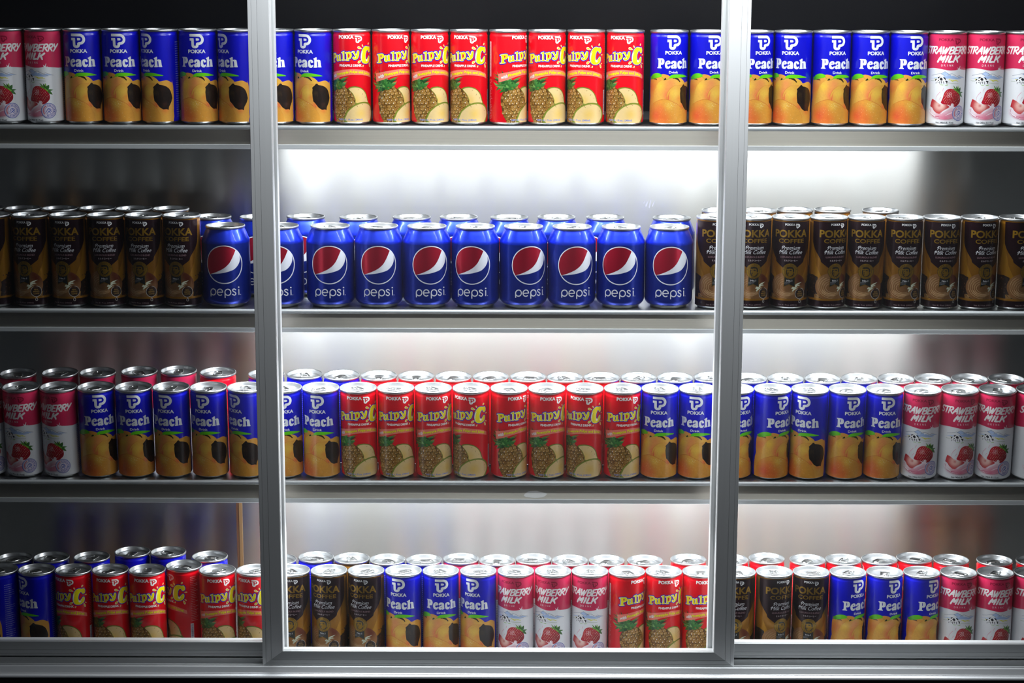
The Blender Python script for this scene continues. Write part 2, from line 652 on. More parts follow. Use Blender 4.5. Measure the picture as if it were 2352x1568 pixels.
def make_peach():
    A = Art(RS)
    W = '#e6e9ec'
    axis = (1538, 72, 1534.2, 288, 43.0, 289.0, 1.65, 5.0, 9.4, RS)
    a = View(1490, 65, 13.63, *axis)
    b = View(1490, 170, 13.07, *axis)
    c = View(1775, 165, 12.06, 1825.3, 72, 1820.5, 288, 43.0, 289.5, 1.65, 5.0, -17.0, RS)
    logo(A, a, 545, 270, 968, 706, W, 6)
    A.vtext(a, 'POKKA', 480, 998, 745, 860, W, 6, bold=0.035)
    P = [(252, 975), (262, 968), (395, 975), (430, 995), (452, 1040), (453, 1085), (440, 1135), (410, 1162), (375, 1168), (350, 1162), (345, 1180), (343, 1235), (368, 1250), (368, 1272), (355, 1278), (300, 1272), (250, 1270), (245, 1245), (272, 1225), (276, 1130), (278, 1040), (272, 1005), (255, 995)]
    Ph = [(345, 1005), (360, 1020), (368, 1060), (362, 1100), (348, 1115), (345, 1060)]
    e = [(640, 1115), (635, 1085), (610, 1050), (580, 1040), (545, 1045), (500, 1075), (472, 1125), (465, 1175), (475, 1235), (500, 1275), (545, 1290), (590, 1285), (625, 1250), (637, 1210), (630, 1195), (615, 1200), (590, 1220), (560, 1222), (540, 1195), (535, 1165), (560, 1155), (600, 1150), (630, 1140)]
    eh = [(545, 1120), (550, 1095), (565, 1085), (575, 1100), (565, 1115), (548, 1128)]
    aa = [(660, 1135), (655, 1100), (680, 1065), (720, 1045), (770, 1048), (805, 1068), (822, 1100), (825, 1200), (832, 1235), (830, 1265), (800, 1280), (770, 1290), (745, 1275), (725, 1285), (690, 1290), (655, 1270), (645, 1230), (660, 1195), (700, 1165), (742, 1150), (745, 1120), (735, 1105), (722, 1105), (715, 1130), (690, 1148)]
    ah = [(738, 1195), (720, 1210), (718, 1228), (732, 1232), (740, 1220)]
    cc = [(995, 1120), (990, 1080), (960, 1045), (920, 1042), (880, 1065), (853, 1115), (848, 1180), (860, 1240), (885, 1278), (925, 1290), (960, 1280), (990, 1240), (995, 1205), (985, 1195), (970, 1205), (950, 1215), (930, 1205), (918, 1160), (920, 1110), (930, 1092), (940, 1100), (935, 1125), (950, 1135), (975, 1135)]
    h = [(1005, 1020), (1003, 1000), (1030, 985), (1055, 960), (1070, 955), (1078, 970), (1078, 1050), (1100, 1032), (1125, 1035), (1145, 1060), (1150, 1200), (1158, 1245), (1150, 1258), (1108, 1262), (1090, 1250), (1100, 1225), (1098, 1100), (1090, 1085), (1078, 1090), (1078, 1220), (1085, 1250), (1075, 1270), (1010, 1278), (998, 1262), (1015, 1235), (1022, 1060), (1015, 1030)]
    for o, hs in ((P, [Ph]), (e, [eh]), (aa, [ah]), (cc, []), (h, [])):
        A.poly(smooth_loop(a.pts(o), 2), W, 6, [smooth_loop(a.pts(q), 2) for q in hs])
    A.vtext(a, 'Drink', 588, 875, 1362, 1435, W, 6, bold=0.02)
    # fruit
    L, Rr = d2u(-89), d2u(89)
    f1 = [b(60, 172), b(200, 120), b(355, 30), b(430, 26), b(530, 52), b(620, 90), b(780, 110), b(900, 135), b(980, 180), b(1040, 265), c(830, 322), c(950, 285), c(1000, 300), c(1050, 350)]
    top = smooth_line(f1[:10], 3) + smooth_line(f1[9:], 3)
    fr = top + [(Rr - 2.2, 60), (Rr - .5, 52), (Rr, 40), (Rr - .6, 20), (Rr - 1.5, 3), (L - 2.5, 3), (L - 3.5, 15), (L - 3.2, 24), (L - 1.5, 33), (L + .6, 38), (L - .4, 46), (L + .2, 58), (L + 2.0, 66)]
    A.poly(fr, blend('#da983f', [(*b(90, 420), 9, '#cf6b3a', .8), (*b(250, 620), 8, '#e6b338', .7), (*c(1000, 400), 7, '#dd8a36', .8), (*c(960, 1250), 14, '#d88a1e', .6)], .10), 1, grid=1.6)
    mid = [b(330, 205), b(400, 180), b(480, 158), b(620, 138), b(760, 130), b(900, 135), b(980, 180), b(1035, 262), b(1000, 330), b(900, 330), b(760, 390), b(650, 480), b(570, 610), b(545, 775), b(430, 765), b(330, 790), b(200, 830), b(110, 870), b(130, 700), b(150, 560), b(180, 440), b(230, 300)]
    A.poly(smooth_loop(mid, 3), blend('#dca548', [(*b(600, 300), 7, '#df8b4e', .9), (*b(520, 480), 6, '#e08a4c', .75), (*b(520, 640), 5.5, '#e2704a', .9), (*b(545, 760), 4, '#e45f48', .8), (*b(300, 380), 6, '#e9bd3e', .7), (*b(950, 230), 6, '#e5b23e', .6)], .08), 2, grid=1.5)
    fl = [c(745, 352), c(830, 322), c(950, 287), c(1000, 302), c(1050, 352), (Rr - 2.4, 60), (Rr - .9, 52), (Rr - .4, 40), (Rr - 1.0, 20), (Rr - 1.9, 3), (c(760, 1300)[0], 3), c(740, 1240), c(700, 1130), c(640, 1050), c(560, 960), c(430, 880), c(330, 830), c(255, 760), c(262, 640), c(330, 500), c(450, 405), c(560, 388), c(650, 425)]
    A.poly(smooth_loop(fl, 2), blend('#dba042', [(*c(470, 620), 7, '#e6bb4c', .9), (*c(270, 740), 4, '#dd7440', .8), (*c(590, 760), 4, '#df8636', .7), (*c(700, 960), 4.5, '#e0663a', .85), (*c(900, 1080), 5, '#dc6a34', .7), (*c(1020, 420), 5, '#e09c3e', .7)], .07), 3, grid=1.5)
    fb = [(L - 2.5, 3), b(25, 1420), b(35, 1200), b(70, 960), b(160, 855), b(300, 790), b(430, 762), b(560, 790), b(680, 842), b(850, 930), b(960, 1060), b(1035, 1250), b(1050, 1380), (b(1055, 1400)[0], 3)]
    A.poly(fb, blend('#d9983a', [(*b(200, 1250), 13, '#d9562f', .95), (*b(430, 1350), 9, '#dc6a30', .8), (*b(330, 1060), 6, '#dd7038', .7), (*b(580, 950), 6, '#e4b648', .7), (*b(760, 1490), 4, '#a8701c', .6)], .12, 1.1), 4, grid=1.3)
    A.stroke(smooth_line([b(90, 930), b(160, 855), b(300, 790), b(430, 762), b(560, 790), b(680, 842), b(850, 930), b(960, 1060), b(1035, 1250)], 4), [.25, .55, .45, .2], '#c4662a', 5)
    A.stroke(smooth_line([c(255, 760), c(262, 640), c(330, 500), c(450, 405), c(560, 388)], 4), [.3, .5, .15], '#cf7a36', 4)
    A.stroke(smooth_line([b(545, 770), b(560, 640), b(600, 540)], 4), [.9, .2], '#d9543a', 4)
    A.stroke(smooth_line([b(215, 420), b(240, 300), b(330, 215), b(480, 160)], 4), [.2, .4, .15], '#cf8a34', 4)
    rnd = random.Random(4)
    for i in range(90):
        x, y = rnd.gauss(590, 130), rnd.gauss(960, 80)
        if i > 60: x, y = rnd.uniform(120, 950), rnd.uniform(850, 1450)
        if y < 800 + abs(x - 450) * .3: continue
        u, v = b(x, y)
        A.poly(circle(u, v, rnd.uniform(.12, .34), n=6), '#f3dfae', 5)
    st = [c(*p) for p in [(735, 380), (770, 370), (800, 410), (850, 418), (900, 430), (960, 460), (1000, 510), (1022, 580), (1033, 660), (1040, 760), (1020, 880), (980, 1000), (965, 1095), (940, 1075), (860, 1085), (780, 1030), (740, 970), (690, 900), (650, 860), (635, 740), (630, 620), (645, 530), (630, 490), (680, 440), (705, 420)]]
    A.poly(st, blend('#1d1410', [(*c(700, 640), 3, '#3a2c18', .7), (*c(880, 520), 4, '#2f1d14', .7), (*c(900, 950), 3, '#40231a', .7)], .5, .9), 5, grid=1.3)
    for i in range(26):
        x, y = rnd.uniform(690, 960), rnd.uniform(460, 1010)
        p, q = c(x, y), c(x + 14, y + rnd.uniform(25, 60))
        A.stroke([p, q], .22, '#4a3322', 6, cap=False)
    # leaves
    lf = smooth_loop([(d2u(-90), 69.5), b(60, 100), b(120, 20), b(200, -8), b(280, 0), b(340, 30), b(355, 65), b(345, 100), b(250, 125), b(150, 152), b(80, 172), (d2u(-86), 66.4)], 3)
    A.poly(lf, blend('#5cc312', [(*b(90, 130), 5, '#2f7d12', .6), (*b(270, 60), 4, '#74d418', .6)], .05), 5, grid=2)
    rl = smooth_loop(b.pts([(575, 138), (600, 80), (660, 45), (780, 27), (930, 30), (1040, 50), (1118, 86), (1060, 104), (950, 118), (840, 130), (700, 135), (610, 148)]), 3)
    A.poly(rl, '#63cd12', 5)
    A.stroke(smooth_line(b.pts([(360, 112), (430, 165), (530, 172), (600, 132)])), .7, '#8ab32c', 5)
    A.poly(b.pts([(405, 206), (435, 155), (462, 130), (488, 158), (480, 186), (440, 196)]), '#1a2010', 6)
    A.stroke(smooth_line(b.pts([(690, 143), (780, 148), (845, 180), (893, 240)])), [1.3, 2.3, 1.6], '#2b1a0e', 4)
    A.stroke(b.pts([(130, 162), (200, 168), (222, 190)]), [.8, 1.6, .5], '#5c3a20', 4)
    # small print at the side
    fake_lines(A, d2u(101), d2u(138), 10, 112, 34, '#b9c0dd', 3, seed=5)
    fake_lines(A, d2u(-150), d2u(-112), 60, 112, 16, '#b9c0dd', 3, seed=6)
    return A.build('peach_can_body', SLIM_PROF, ring_colors(lambda z: ('#0408ba', 0)), [M_INK, M_FOIL, M_CAN], 3.6, H - 5)


def make_pulpy():
    A = Art(RS)
    e = View(1380, 70, 14.25, 1437, 72, 1430.5, 288, 43.0, 288.5, 1.65, 4.5, -17, RS)
    f = View(850, 70, 8.711, 987, 72, 985, 288, 43.0, 288.3, 1.65, 4.5, 10, RS)
    gl = View(1110, 160, 12.06, 1167.4, 72, 1163.5, 288, 43.0, 288.3, 1.65, 4.5, 48, RS)
    g = View(1110, 160, 12.06, 1256.8, 72, 1253, 288, 43.0, 288.3, 1.65, 4.5, 7, RS)
    hh = View(1200, 50, 3.92, 1437, 72, 1430.5, 288, 43.0, 288.5, 1.65, 4.5, -17, RS)
    W, Y, B = '#f4f2ee', '#f4e406', '#2a22a8'
    A.vtext(f, 'POKKA', 1028, 1335, 140, 212, W, 4, bold=0.05)
    logo(A, f, 1356, 145, 1475, 286, W, 4)
    # word mark: blue edge, pale rim, yellow face
    glyphs = [
        ([(855, 505), (870, 497), (925, 490), (948, 505), (955, 540), (945, 570), (915, 590), (900, 595), (898, 645), (915, 650), (912, 665), (880, 670), (855, 668), (852, 655), (868, 648), (868, 520), (855, 517)], [(900, 520), (918, 525), (920, 550), (905, 565), (899, 545)]),
        ([(950, 535), (985, 528), (998, 535), (996, 610), (1003, 618), (1018, 612), (1015, 545), (1005, 540), (1030, 522), (1052, 520), (1055, 610), (1072, 615), (1070, 635), (1035, 640), (1025, 632), (1000, 650), (975, 645), (962, 625), (964, 555)], None),
        ([(1080, 475), (1115, 460), (1135, 455), (1140, 465), (1138, 610), (1155, 612), (1155, 628), (1100, 635), (1095, 620), (1108, 612), (1108, 495), (1085, 490)], None),
        ([(1160, 480), (1195, 470), (1208, 478), (1230, 462), (1260, 465), (1285, 500), (1285, 550), (1265, 590), (1235, 600), (1215, 595), (1215, 615), (1235, 618), (1232, 635), (1175, 635), (1172, 620), (1188, 612), (1186, 500), (1165, 495)], [(1216, 510), (1235, 500), (1250, 520), (1250, 555), (1235, 575), (1216, 570)]),
        ([(1290, 475), (1300, 455), (1335, 450), (1345, 465), (1370, 520), (1385, 465), (1395, 440), (1415, 440), (1422, 460), (1415, 530), (1390, 590), (1350, 612), (1320, 605), (1305, 580), (1318, 560), (1340, 565), (1345, 580), (1362, 570), (1340, 520), (1315, 475)], None)]
    for o, hl in glyphs:
        q = smooth_loop(f.pts(o), 2)
        A.stroke(q, 3.0, B, 2, closed=True, n=8)
        A.poly(q, W, 3, [smooth_loop(f.pts(hl), 2)] if hl else [])
        A.stroke(q, .75, W, 3, closed=True, n=8)
        q2 = [(x + .28, y) for x, y in q]
        A.poly(q2, Y, 4, [[(x + .28, y) for x, y in smooth_loop(f.pts(hl), 2)]] if hl else [])
    Cq = smooth_loop(e.pts([(1270, 590), (1290, 585), (1312, 640), (1315, 690), (1305, 745), (1285, 770), (1255, 768), (1240, 740), (1232, 710), (1210, 700), (1180, 730), (1150, 800), (1130, 900), (1138, 970), (1160, 1000), (1190, 990), (1220, 950), (1255, 895), (1280, 890), (1290, 930), (1282, 1020), (1250, 1085), (1190, 1130), (1110, 1140), (1040, 1120), (990, 1060), (968, 970), (975, 870), (1000, 760), (1045, 670), (1110, 600), (1170, 580), (1220, 588), (1245, 600)]), 3)
    A.stroke(Cq, 2.6, B, 2, closed=True, n=8)
    A.poly(Cq, Y, 5)
    A.stroke(Cq, .5, W, 4, closed=True, n=8)
    A.stroke(smooth_line(e.pts([(1000, 1040), (985, 920), (1010, 800), (1045, 740)])), [.5, 1.3, .5], W, 6)
    A.stroke(smooth_line(e.pts([(1140, 990), (1165, 1045), (1215, 1010)])), [.5, 1.9, .6], W, 6)
    for d in ([(862, 620), (880, 590), (930, 590), (975, 630), (1010, 665), (920, 672), (870, 652)], [(1020, 535), (1045, 530), (1068, 600), (1040, 595), (1015, 560)], [(1245, 535), (1240, 500), (1265, 460), (1285, 480), (1270, 520)], [(850, 1110), (870, 1060), (920, 1040), (970, 1045), (930, 1110), (880, 1138)], [(1010, 1240), (1020, 1200), (1055, 1185), (1050, 1225), (1035, 1248)], [(1260, 1115), (1290, 1150), (1305, 1210), (1290, 1255), (1265, 1220)], [(1290, 1075), (1320, 1090), (1325, 1120), (1300, 1115)], [(1300, 820), (1335, 800), (1342, 835), (1310, 840)]):
        q = smooth_loop(e.pts(d), 3)
        A.poly(q, '#f3eccb', 5)
        mx, my = sum(p[0] for p in q) / len(q), sum(p[1] for p in q) / len(q)
        A.poly([(mx + (x - mx) * .68, my + (y - my) * .68) for x, y in q], '#ecd022', 6)
    A.vtext(f, 'PINEAPPLE DRINK', 1030, 1460, 708, 755, W, 4, bold=0.04)
    # curved salmon band with its slogan
    tp = [g(1255, 120), g(1400, 85), g(1600, 48), g(1800, 30), e(700, 1313), e(1000, 1343), e(1200, 1398), e(1310, 1470)]
    bt = [g(1255, 355), g(1400, 292), g(1600, 222), g(1800, 186), e(700, 1497), e(1000, 1508), e(1200, 1545), e(1312, 1600)]
    tp, bt = smooth_line(tp, 4), smooth_line(bt, 4)
    A.poly(tp + bt[::-1], '#f0806c', 6)

    def cen(u):
        for i in range(len(tp) - 1):
            if tp[i][0] <= u <= tp[i + 1][0] or i == len(tp) - 2:
                t = (u - tp[i][0]) / (tp[i + 1][0] - tp[i][0])
                a = tp[i][1] + (tp[i + 1][1] - tp[i][1]) * t
                j = min(i, len(bt) - 2)
                t2 = (u - bt[j][0]) / (bt[j + 1][0] - bt[j][0])
                b2 = bt[j][1] + (bt[j + 1][1] - bt[j][1]) * t2
                return (a + b2) / 2
        return (tp[0][1] + bt[0][1]) / 2
    ua, ub = g(1285, 200)[0], g(1400, 160)[0]
    uc, ud = g(1410, 150)[0], e(1255, 1480)[0]
    for dx, cw, cy, l in ((.22, '#7a5a52', '#7d6a10', 7), (0, '#f4f0ea', '#f2e312', 8)):
        wf = lambda u, v: (u + dx, v + cen(u) - dx * .8)
        A.text('with', ua, ub, -2.4, 2.6, cw, l, bold=.03, warp=wf)
        A.text('Pineapple Pulps and Juice!', uc, ud, -2.7, 2.4, cy, l, bold=.035, warp=wf)
    # crown of the pineapple
    rnd = random.Random(2)
    gr = ['#2c6a2a', '#4a8a3a', '#1e4a22', '#6da052', '#3a7a34', '#255a26']
    cx, cy = 640, 480
    tips = [(270, 130), (275, 205), (262, 275), (255, 350), (310, 455), (330, 600), (420, 655), (520, 640), (595, 640), (370, 70), (450, 75), (490, 30), (700, 40), (1035, 215), (1010, 290), (1000, 345), (985, 410), (940, 470), (800, 590), (700, 600), (560, 90), (620, 110), (760, 200)]
    for i, t in enumerate(tips):
        o = (cx + rnd.uniform(-90, 110), cy + rnd.uniform(-40, 60))
        A.leaf(gl(*o), gl(*t), rnd.uniform(3.2, 5.0), gr[i % 6], 4 if i % 2 else 5, bend=rnd.uniform(-.12, .12))
    for i in range(34):
        o = (cx + rnd.uniform(-200, 200), cy + rnd.uniform(-190, 60))
        t = (o[0] + rnd.uniform(-120, 120), o[1] + rnd.uniform(-90, 110))
        A.leaf(gl(*o), gl(*t), rnd.uniform(1.6, 3.4), gr[(i * 5) % 6], 5, bend=rnd.uniform(-.2, .2))
    # fruit skin
    sk = [gl(520, 650), gl(560, 610), gl(700, 575), gl(830, 520), gl(920, 490), gl(1000, 550), g(1760, 590), g(1850, 690), g(1925, 850), g(1950, 1000), (g(1950, 1100)[0], g(1950, 1200)[1]), (g(1900, 1400)[0], 3), (gl(655, 1500)[0], 3), gl(580, 1400), gl(520, 1270), gl(485, 1120), gl(460, 950), gl(455, 830), gl(480, 740)]
    A.poly(sk, blend('#5a3c16', [], .3, 1.2), 1, grid=2.5)
    (ux0, vx0), (ux1, vx1) = (gl(450, 600)[0], 2), (g(1960, 600)[0], gl(900, 500)[1])
    du, dv = 5.4, 4.3

    def inside(p):
        x, y = p
        c = False
        for i in range(len(sk)):
            (x0, y0), (x1, y1) = sk[i - 1], sk[i]
            if (y0 > y) != (y1 > y) and x < (x1 - x0) * (y - y0) / (y1 - y0) + x0: c = not c
        return c
    r = 0
    v = vx0
    while v < vx1 + 2:
        u = ux0 + (du / 2 if r % 2 else 0)
        while u < ux1:
            x, y = u + .06 * (v - 30), v + .08 * (u - 0)
            x += rnd.uniform(-.5, .5); y += rnd.uniform(-.45, .45)
            if inside((x, y)):
                a0, b0 = du * rnd.uniform(.48, .55), dv * rnd.uniform(.54, .64)
                rot = rnd.uniform(5, 25)
                hexa = [(x + a0 * math.cos(t) * rnd.uniform(.9, 1.05), y + b0 * math.sin(t) * rnd.uniform(.9, 1.05)) for t in [math.radians(60 * q + rot) for q in range(6)]]
                A.poly(smooth_loop(hexa, 2), ('#9a6f2e', '#ab7c38', '#85591f', '#7d6428')[rnd.randrange(4)], 2)
                A.poly(smooth_loop([(x + .3 + (px - x) * .66, y + .3 + (py - y) * .58) for px, py in hexa], 2), ('#b98a46', '#c79a55', '#a5752f', '#b08f4c')[rnd.randrange(4)], 3)
                A.stroke(smooth_line([(x - a0 * .7, y - .2), (x - .2, y + b0 * .5), (x + a0 * .6, y)], 3), [.15, .4, .15], '#4a3212', 4, cap=False)
                A.stroke([(x - .2, y + .3), (x + .9, y - .9)], [.7, .2], '#4c3010', 4)
                if rnd.random() < .75:
                    A.leaf((x - 1.3, y - 1.5), (x + rnd.uniform(-.6, .4), y + rnd.uniform(-.2, .9)), rnd.uniform(.6, 1.3), ('#e6d9c2', '#d9bd8c', '#efe6da')[rnd.randrange(3)], 4)
            u += du
        v += dv / 1.0 * .98
        r += 1
    # cut slices
    def slice_(P, layer, cen_, cl, dots):
        q = smooth_loop(P, 4)
        A.poly([(x, max(3.2, y)) for x, y in q], '#7d8a2a', layer)
        A.stroke(q, .5, '#54591c', layer, closed=True, n=6)
        mx, my = sum(p[0] for p in q) / len(q), sum(p[1] for p in q) / len(q)
        q2 = [(mx + (x - mx) * .90, max(3.0, my + (y - my) * .88)) for x, y in q]
        A.poly(q2, blend('#e2c48c', [(*cen_, 6, '#e4b44a', .95), (*cen_, 11, '#e8c87c', .5)], .05), layer + 1, grid=1.6)
        for i in range(30):
            an = math.radians(i * 12 + 4)
            r0, r1 = 3.0, rnd.uniform(6, 11)
            A.stroke([(cen_[0] + r0 * math.cos(an), cen_[1] + r0 * math.sin(an)), (cen_[0] + r1 * math.cos(an), cen_[1] + r1 * math.sin(an))], [.28, .08], '#e2c173', layer + 2, cap=False) if my + (r1 * math.sin(an)) > -1e9 and cen_[1] + r1 * math.sin(an) > 4 and abs(cen_[0] + r1 * math.cos(an) - mx) < 11 and cen_[1] + r1 * math.sin(an) < max(p[1] for p in q2) - 1.5 else None
        for d0, d1 in dots:
            A.stroke([d0, d1], .5, '#8a6a2e', layer + 2)
    slice_([g(1745, 560), g(1800, 515), g(1880, 498), g(1960, 495), g(2080, 530), g(2160, 620), g(2195, 730), g(2212, 870), hh(1028, 745), hh(960, 760), g(1935, 960), g(1925, 850), g(1850, 680)], 3, hh(905, 715), None, [(g(2110, 680), g(2095, 720)), (g(2030, 575), g(2015, 590)), (g(2170, 770), g(2165, 800))])
    slice_([hh(797, 890), hh(806, 860), hh(828, 812), hh(880, 765), hh(930, 742), hh(970, 733), hh(1010, 735), hh(1042, 752), hh(1060, 790), hh(1063, 840), hh(1050, 890), hh(1020, 930), hh(930, 960), hh(840, 935)], 6, hh(952, 835), None, [(g(1960, 1000), g(1985, 1050)), (g(2085, 965), g(2110, 985)), (g(1800, 1070), g(1820, 1085)), (hh(1048, 798), hh(1040, 805))])
    for k, (cc, l, bo) in enumerate((('#f2f0ee', 9, .045), ('#2b47b5', 10, .012))):
        A.vtext(g, 'NET: 8.1 Fl.oz. (240ml)', 1455, 2090, 1377, 1443, cc, l, bold=bo)
    # sides: white table, small print, bar code
    t0, t1 = d2u(-121), d2u(-111)
    A.poly([(t0, 66), (t1, 66), (t1, 114), (t0, 114)], W, 2)
    fake_lines(A, t0 + .6, t1 - .4, 68, 112, 22, '#c8142a', 3, .4, seed=9)
    fake_lines(A, d2u(-121), d2u(-104), 8, 62, 26, '#f0c8c8', 3, .5, seed=10)
    A.poly([(d2u(90), 14), (d2u(101), 14), (d2u(101), 48), (d2u(90), 48)], '#f2f2f4', 2)
    barcode(A, d2u(91.5), d2u(99.5), 15, 47, '#2a2f78', 3)
    fake_lines(A, d2u(93), d2u(120), 52, 118, 26, '#f0c8c8', 3, .5, seed=12)
    A.poly(circle(d2u(-88), 92, 4.2, 8.5), '#e23410', 1, [circle(d2u(-88), 92, 2.2, 6)])
    return A.build('pulpy_can_body', SLIM_PROF, ring_colors(lambda z: ('#dd0018', 0)), [M_INK, M_FOIL, M_CAN], 3.6, H - 5)


BRUSH = {
    'S': (.8, [[(.85, .85), (.55, 1.0), (.2, .85), (.25, .6), (.65, .42), (.7, .15), (.4, 0), (.05, .12)]]),
    'T': (.8, [[(.02, .95), (.5, .97), (.95, 1.0)], [(.5, .96), (.45, .5), (.4, 0)]]),
    'R': (.85, [[(.15, .98), (.14, .5), (.1, 0)], [(.12, .97), (.6, 1.0), (.78, .78), (.6, .55), (.15, .48)], [(.35, .5), (.6, .25), (.85, .02)]]),
    'A': (.9, [[(.0, 0), (.3, .5), (.62, 1.0)], [(.62, 1.0), (.72, .5), (.85, 0)], [(.2, .35), (.8, .38)]]),
    'W': (1.15, [[(.05, .98), (.12, .5), (.2, .02)], [(.2, .02), (.42, .4), (.6, .85)], [(.6, .85), (.62, .4), (.66, .02)], [(.66, .02), (.9, .5), (1.12, 1.0)]]),
    'B': (.85, [[(.15, .98), (.12, .5), (.08, .03)], [(.12, .97), (.62, .98), (.75, .78), (.55, .56), (.15, .52)], [(.2, .53), (.7, .48), (.8, .22), (.5, .02), (.08, .03)]]),
    'E': (.78, [[(.15, .98), (.12, .5), (.08, .03)], [(.12, .96), (.78, 1.0)], [(.12, .52), (.62, .54)], [(.08, .03), (.72, .05)]]),
    'Y': (.8, [[(.08, 1.0), (.2, .7), (.38, .5)], [(.85, 1.0), (.5, .5), (.2, 0)]]),
    'M': (1.05, [[(.05, 0), (.15, .5), (.3, .98)], [(.3, .98), (.42, .6), (.5, .35)], [(.5, .35), (.7, .7), (.92, 1.0)], [(.92, 1.0), (.9, .5), (.85, 0)]]),
    'I': (.42, [[(.22, 1.0), (.18, .5), (.12, 0)]]),
    'L': (.72, [[(.2, 1.0), (.15, .5), (.08, .05)], [(.08, .05), (.4, .04), (.7, .08)]]),
    'K': (.85, [[(.15, 1.0), (.12, .5), (.06, 0)], [(.85, 1.0), (.5, .65), (.15, .45)], [(.35, .56), (.6, .3), (.78, 0)]]),
}


def brush(A, word, u0, u1, v0, v1, w, color, layer, slant=.28, foil=0):
    tot = sum(BRUSH[c][0] for c in word)
    s = (u1 - u0 - slant * (v1 - v0) * .6) / tot
    x = u0
    for c in word:
        wd, st = BRUSH[c]
        for q in st:
            P = [(x + px * s * .9 + slant * (v1 - v0) * py, v0 + (v1 - v0) * py) for px, py in q]
            A.stroke(smooth_line(P, 4), [w, w * 1.05, w * .85], color, layer, foil, n=8)
        x += wd * s


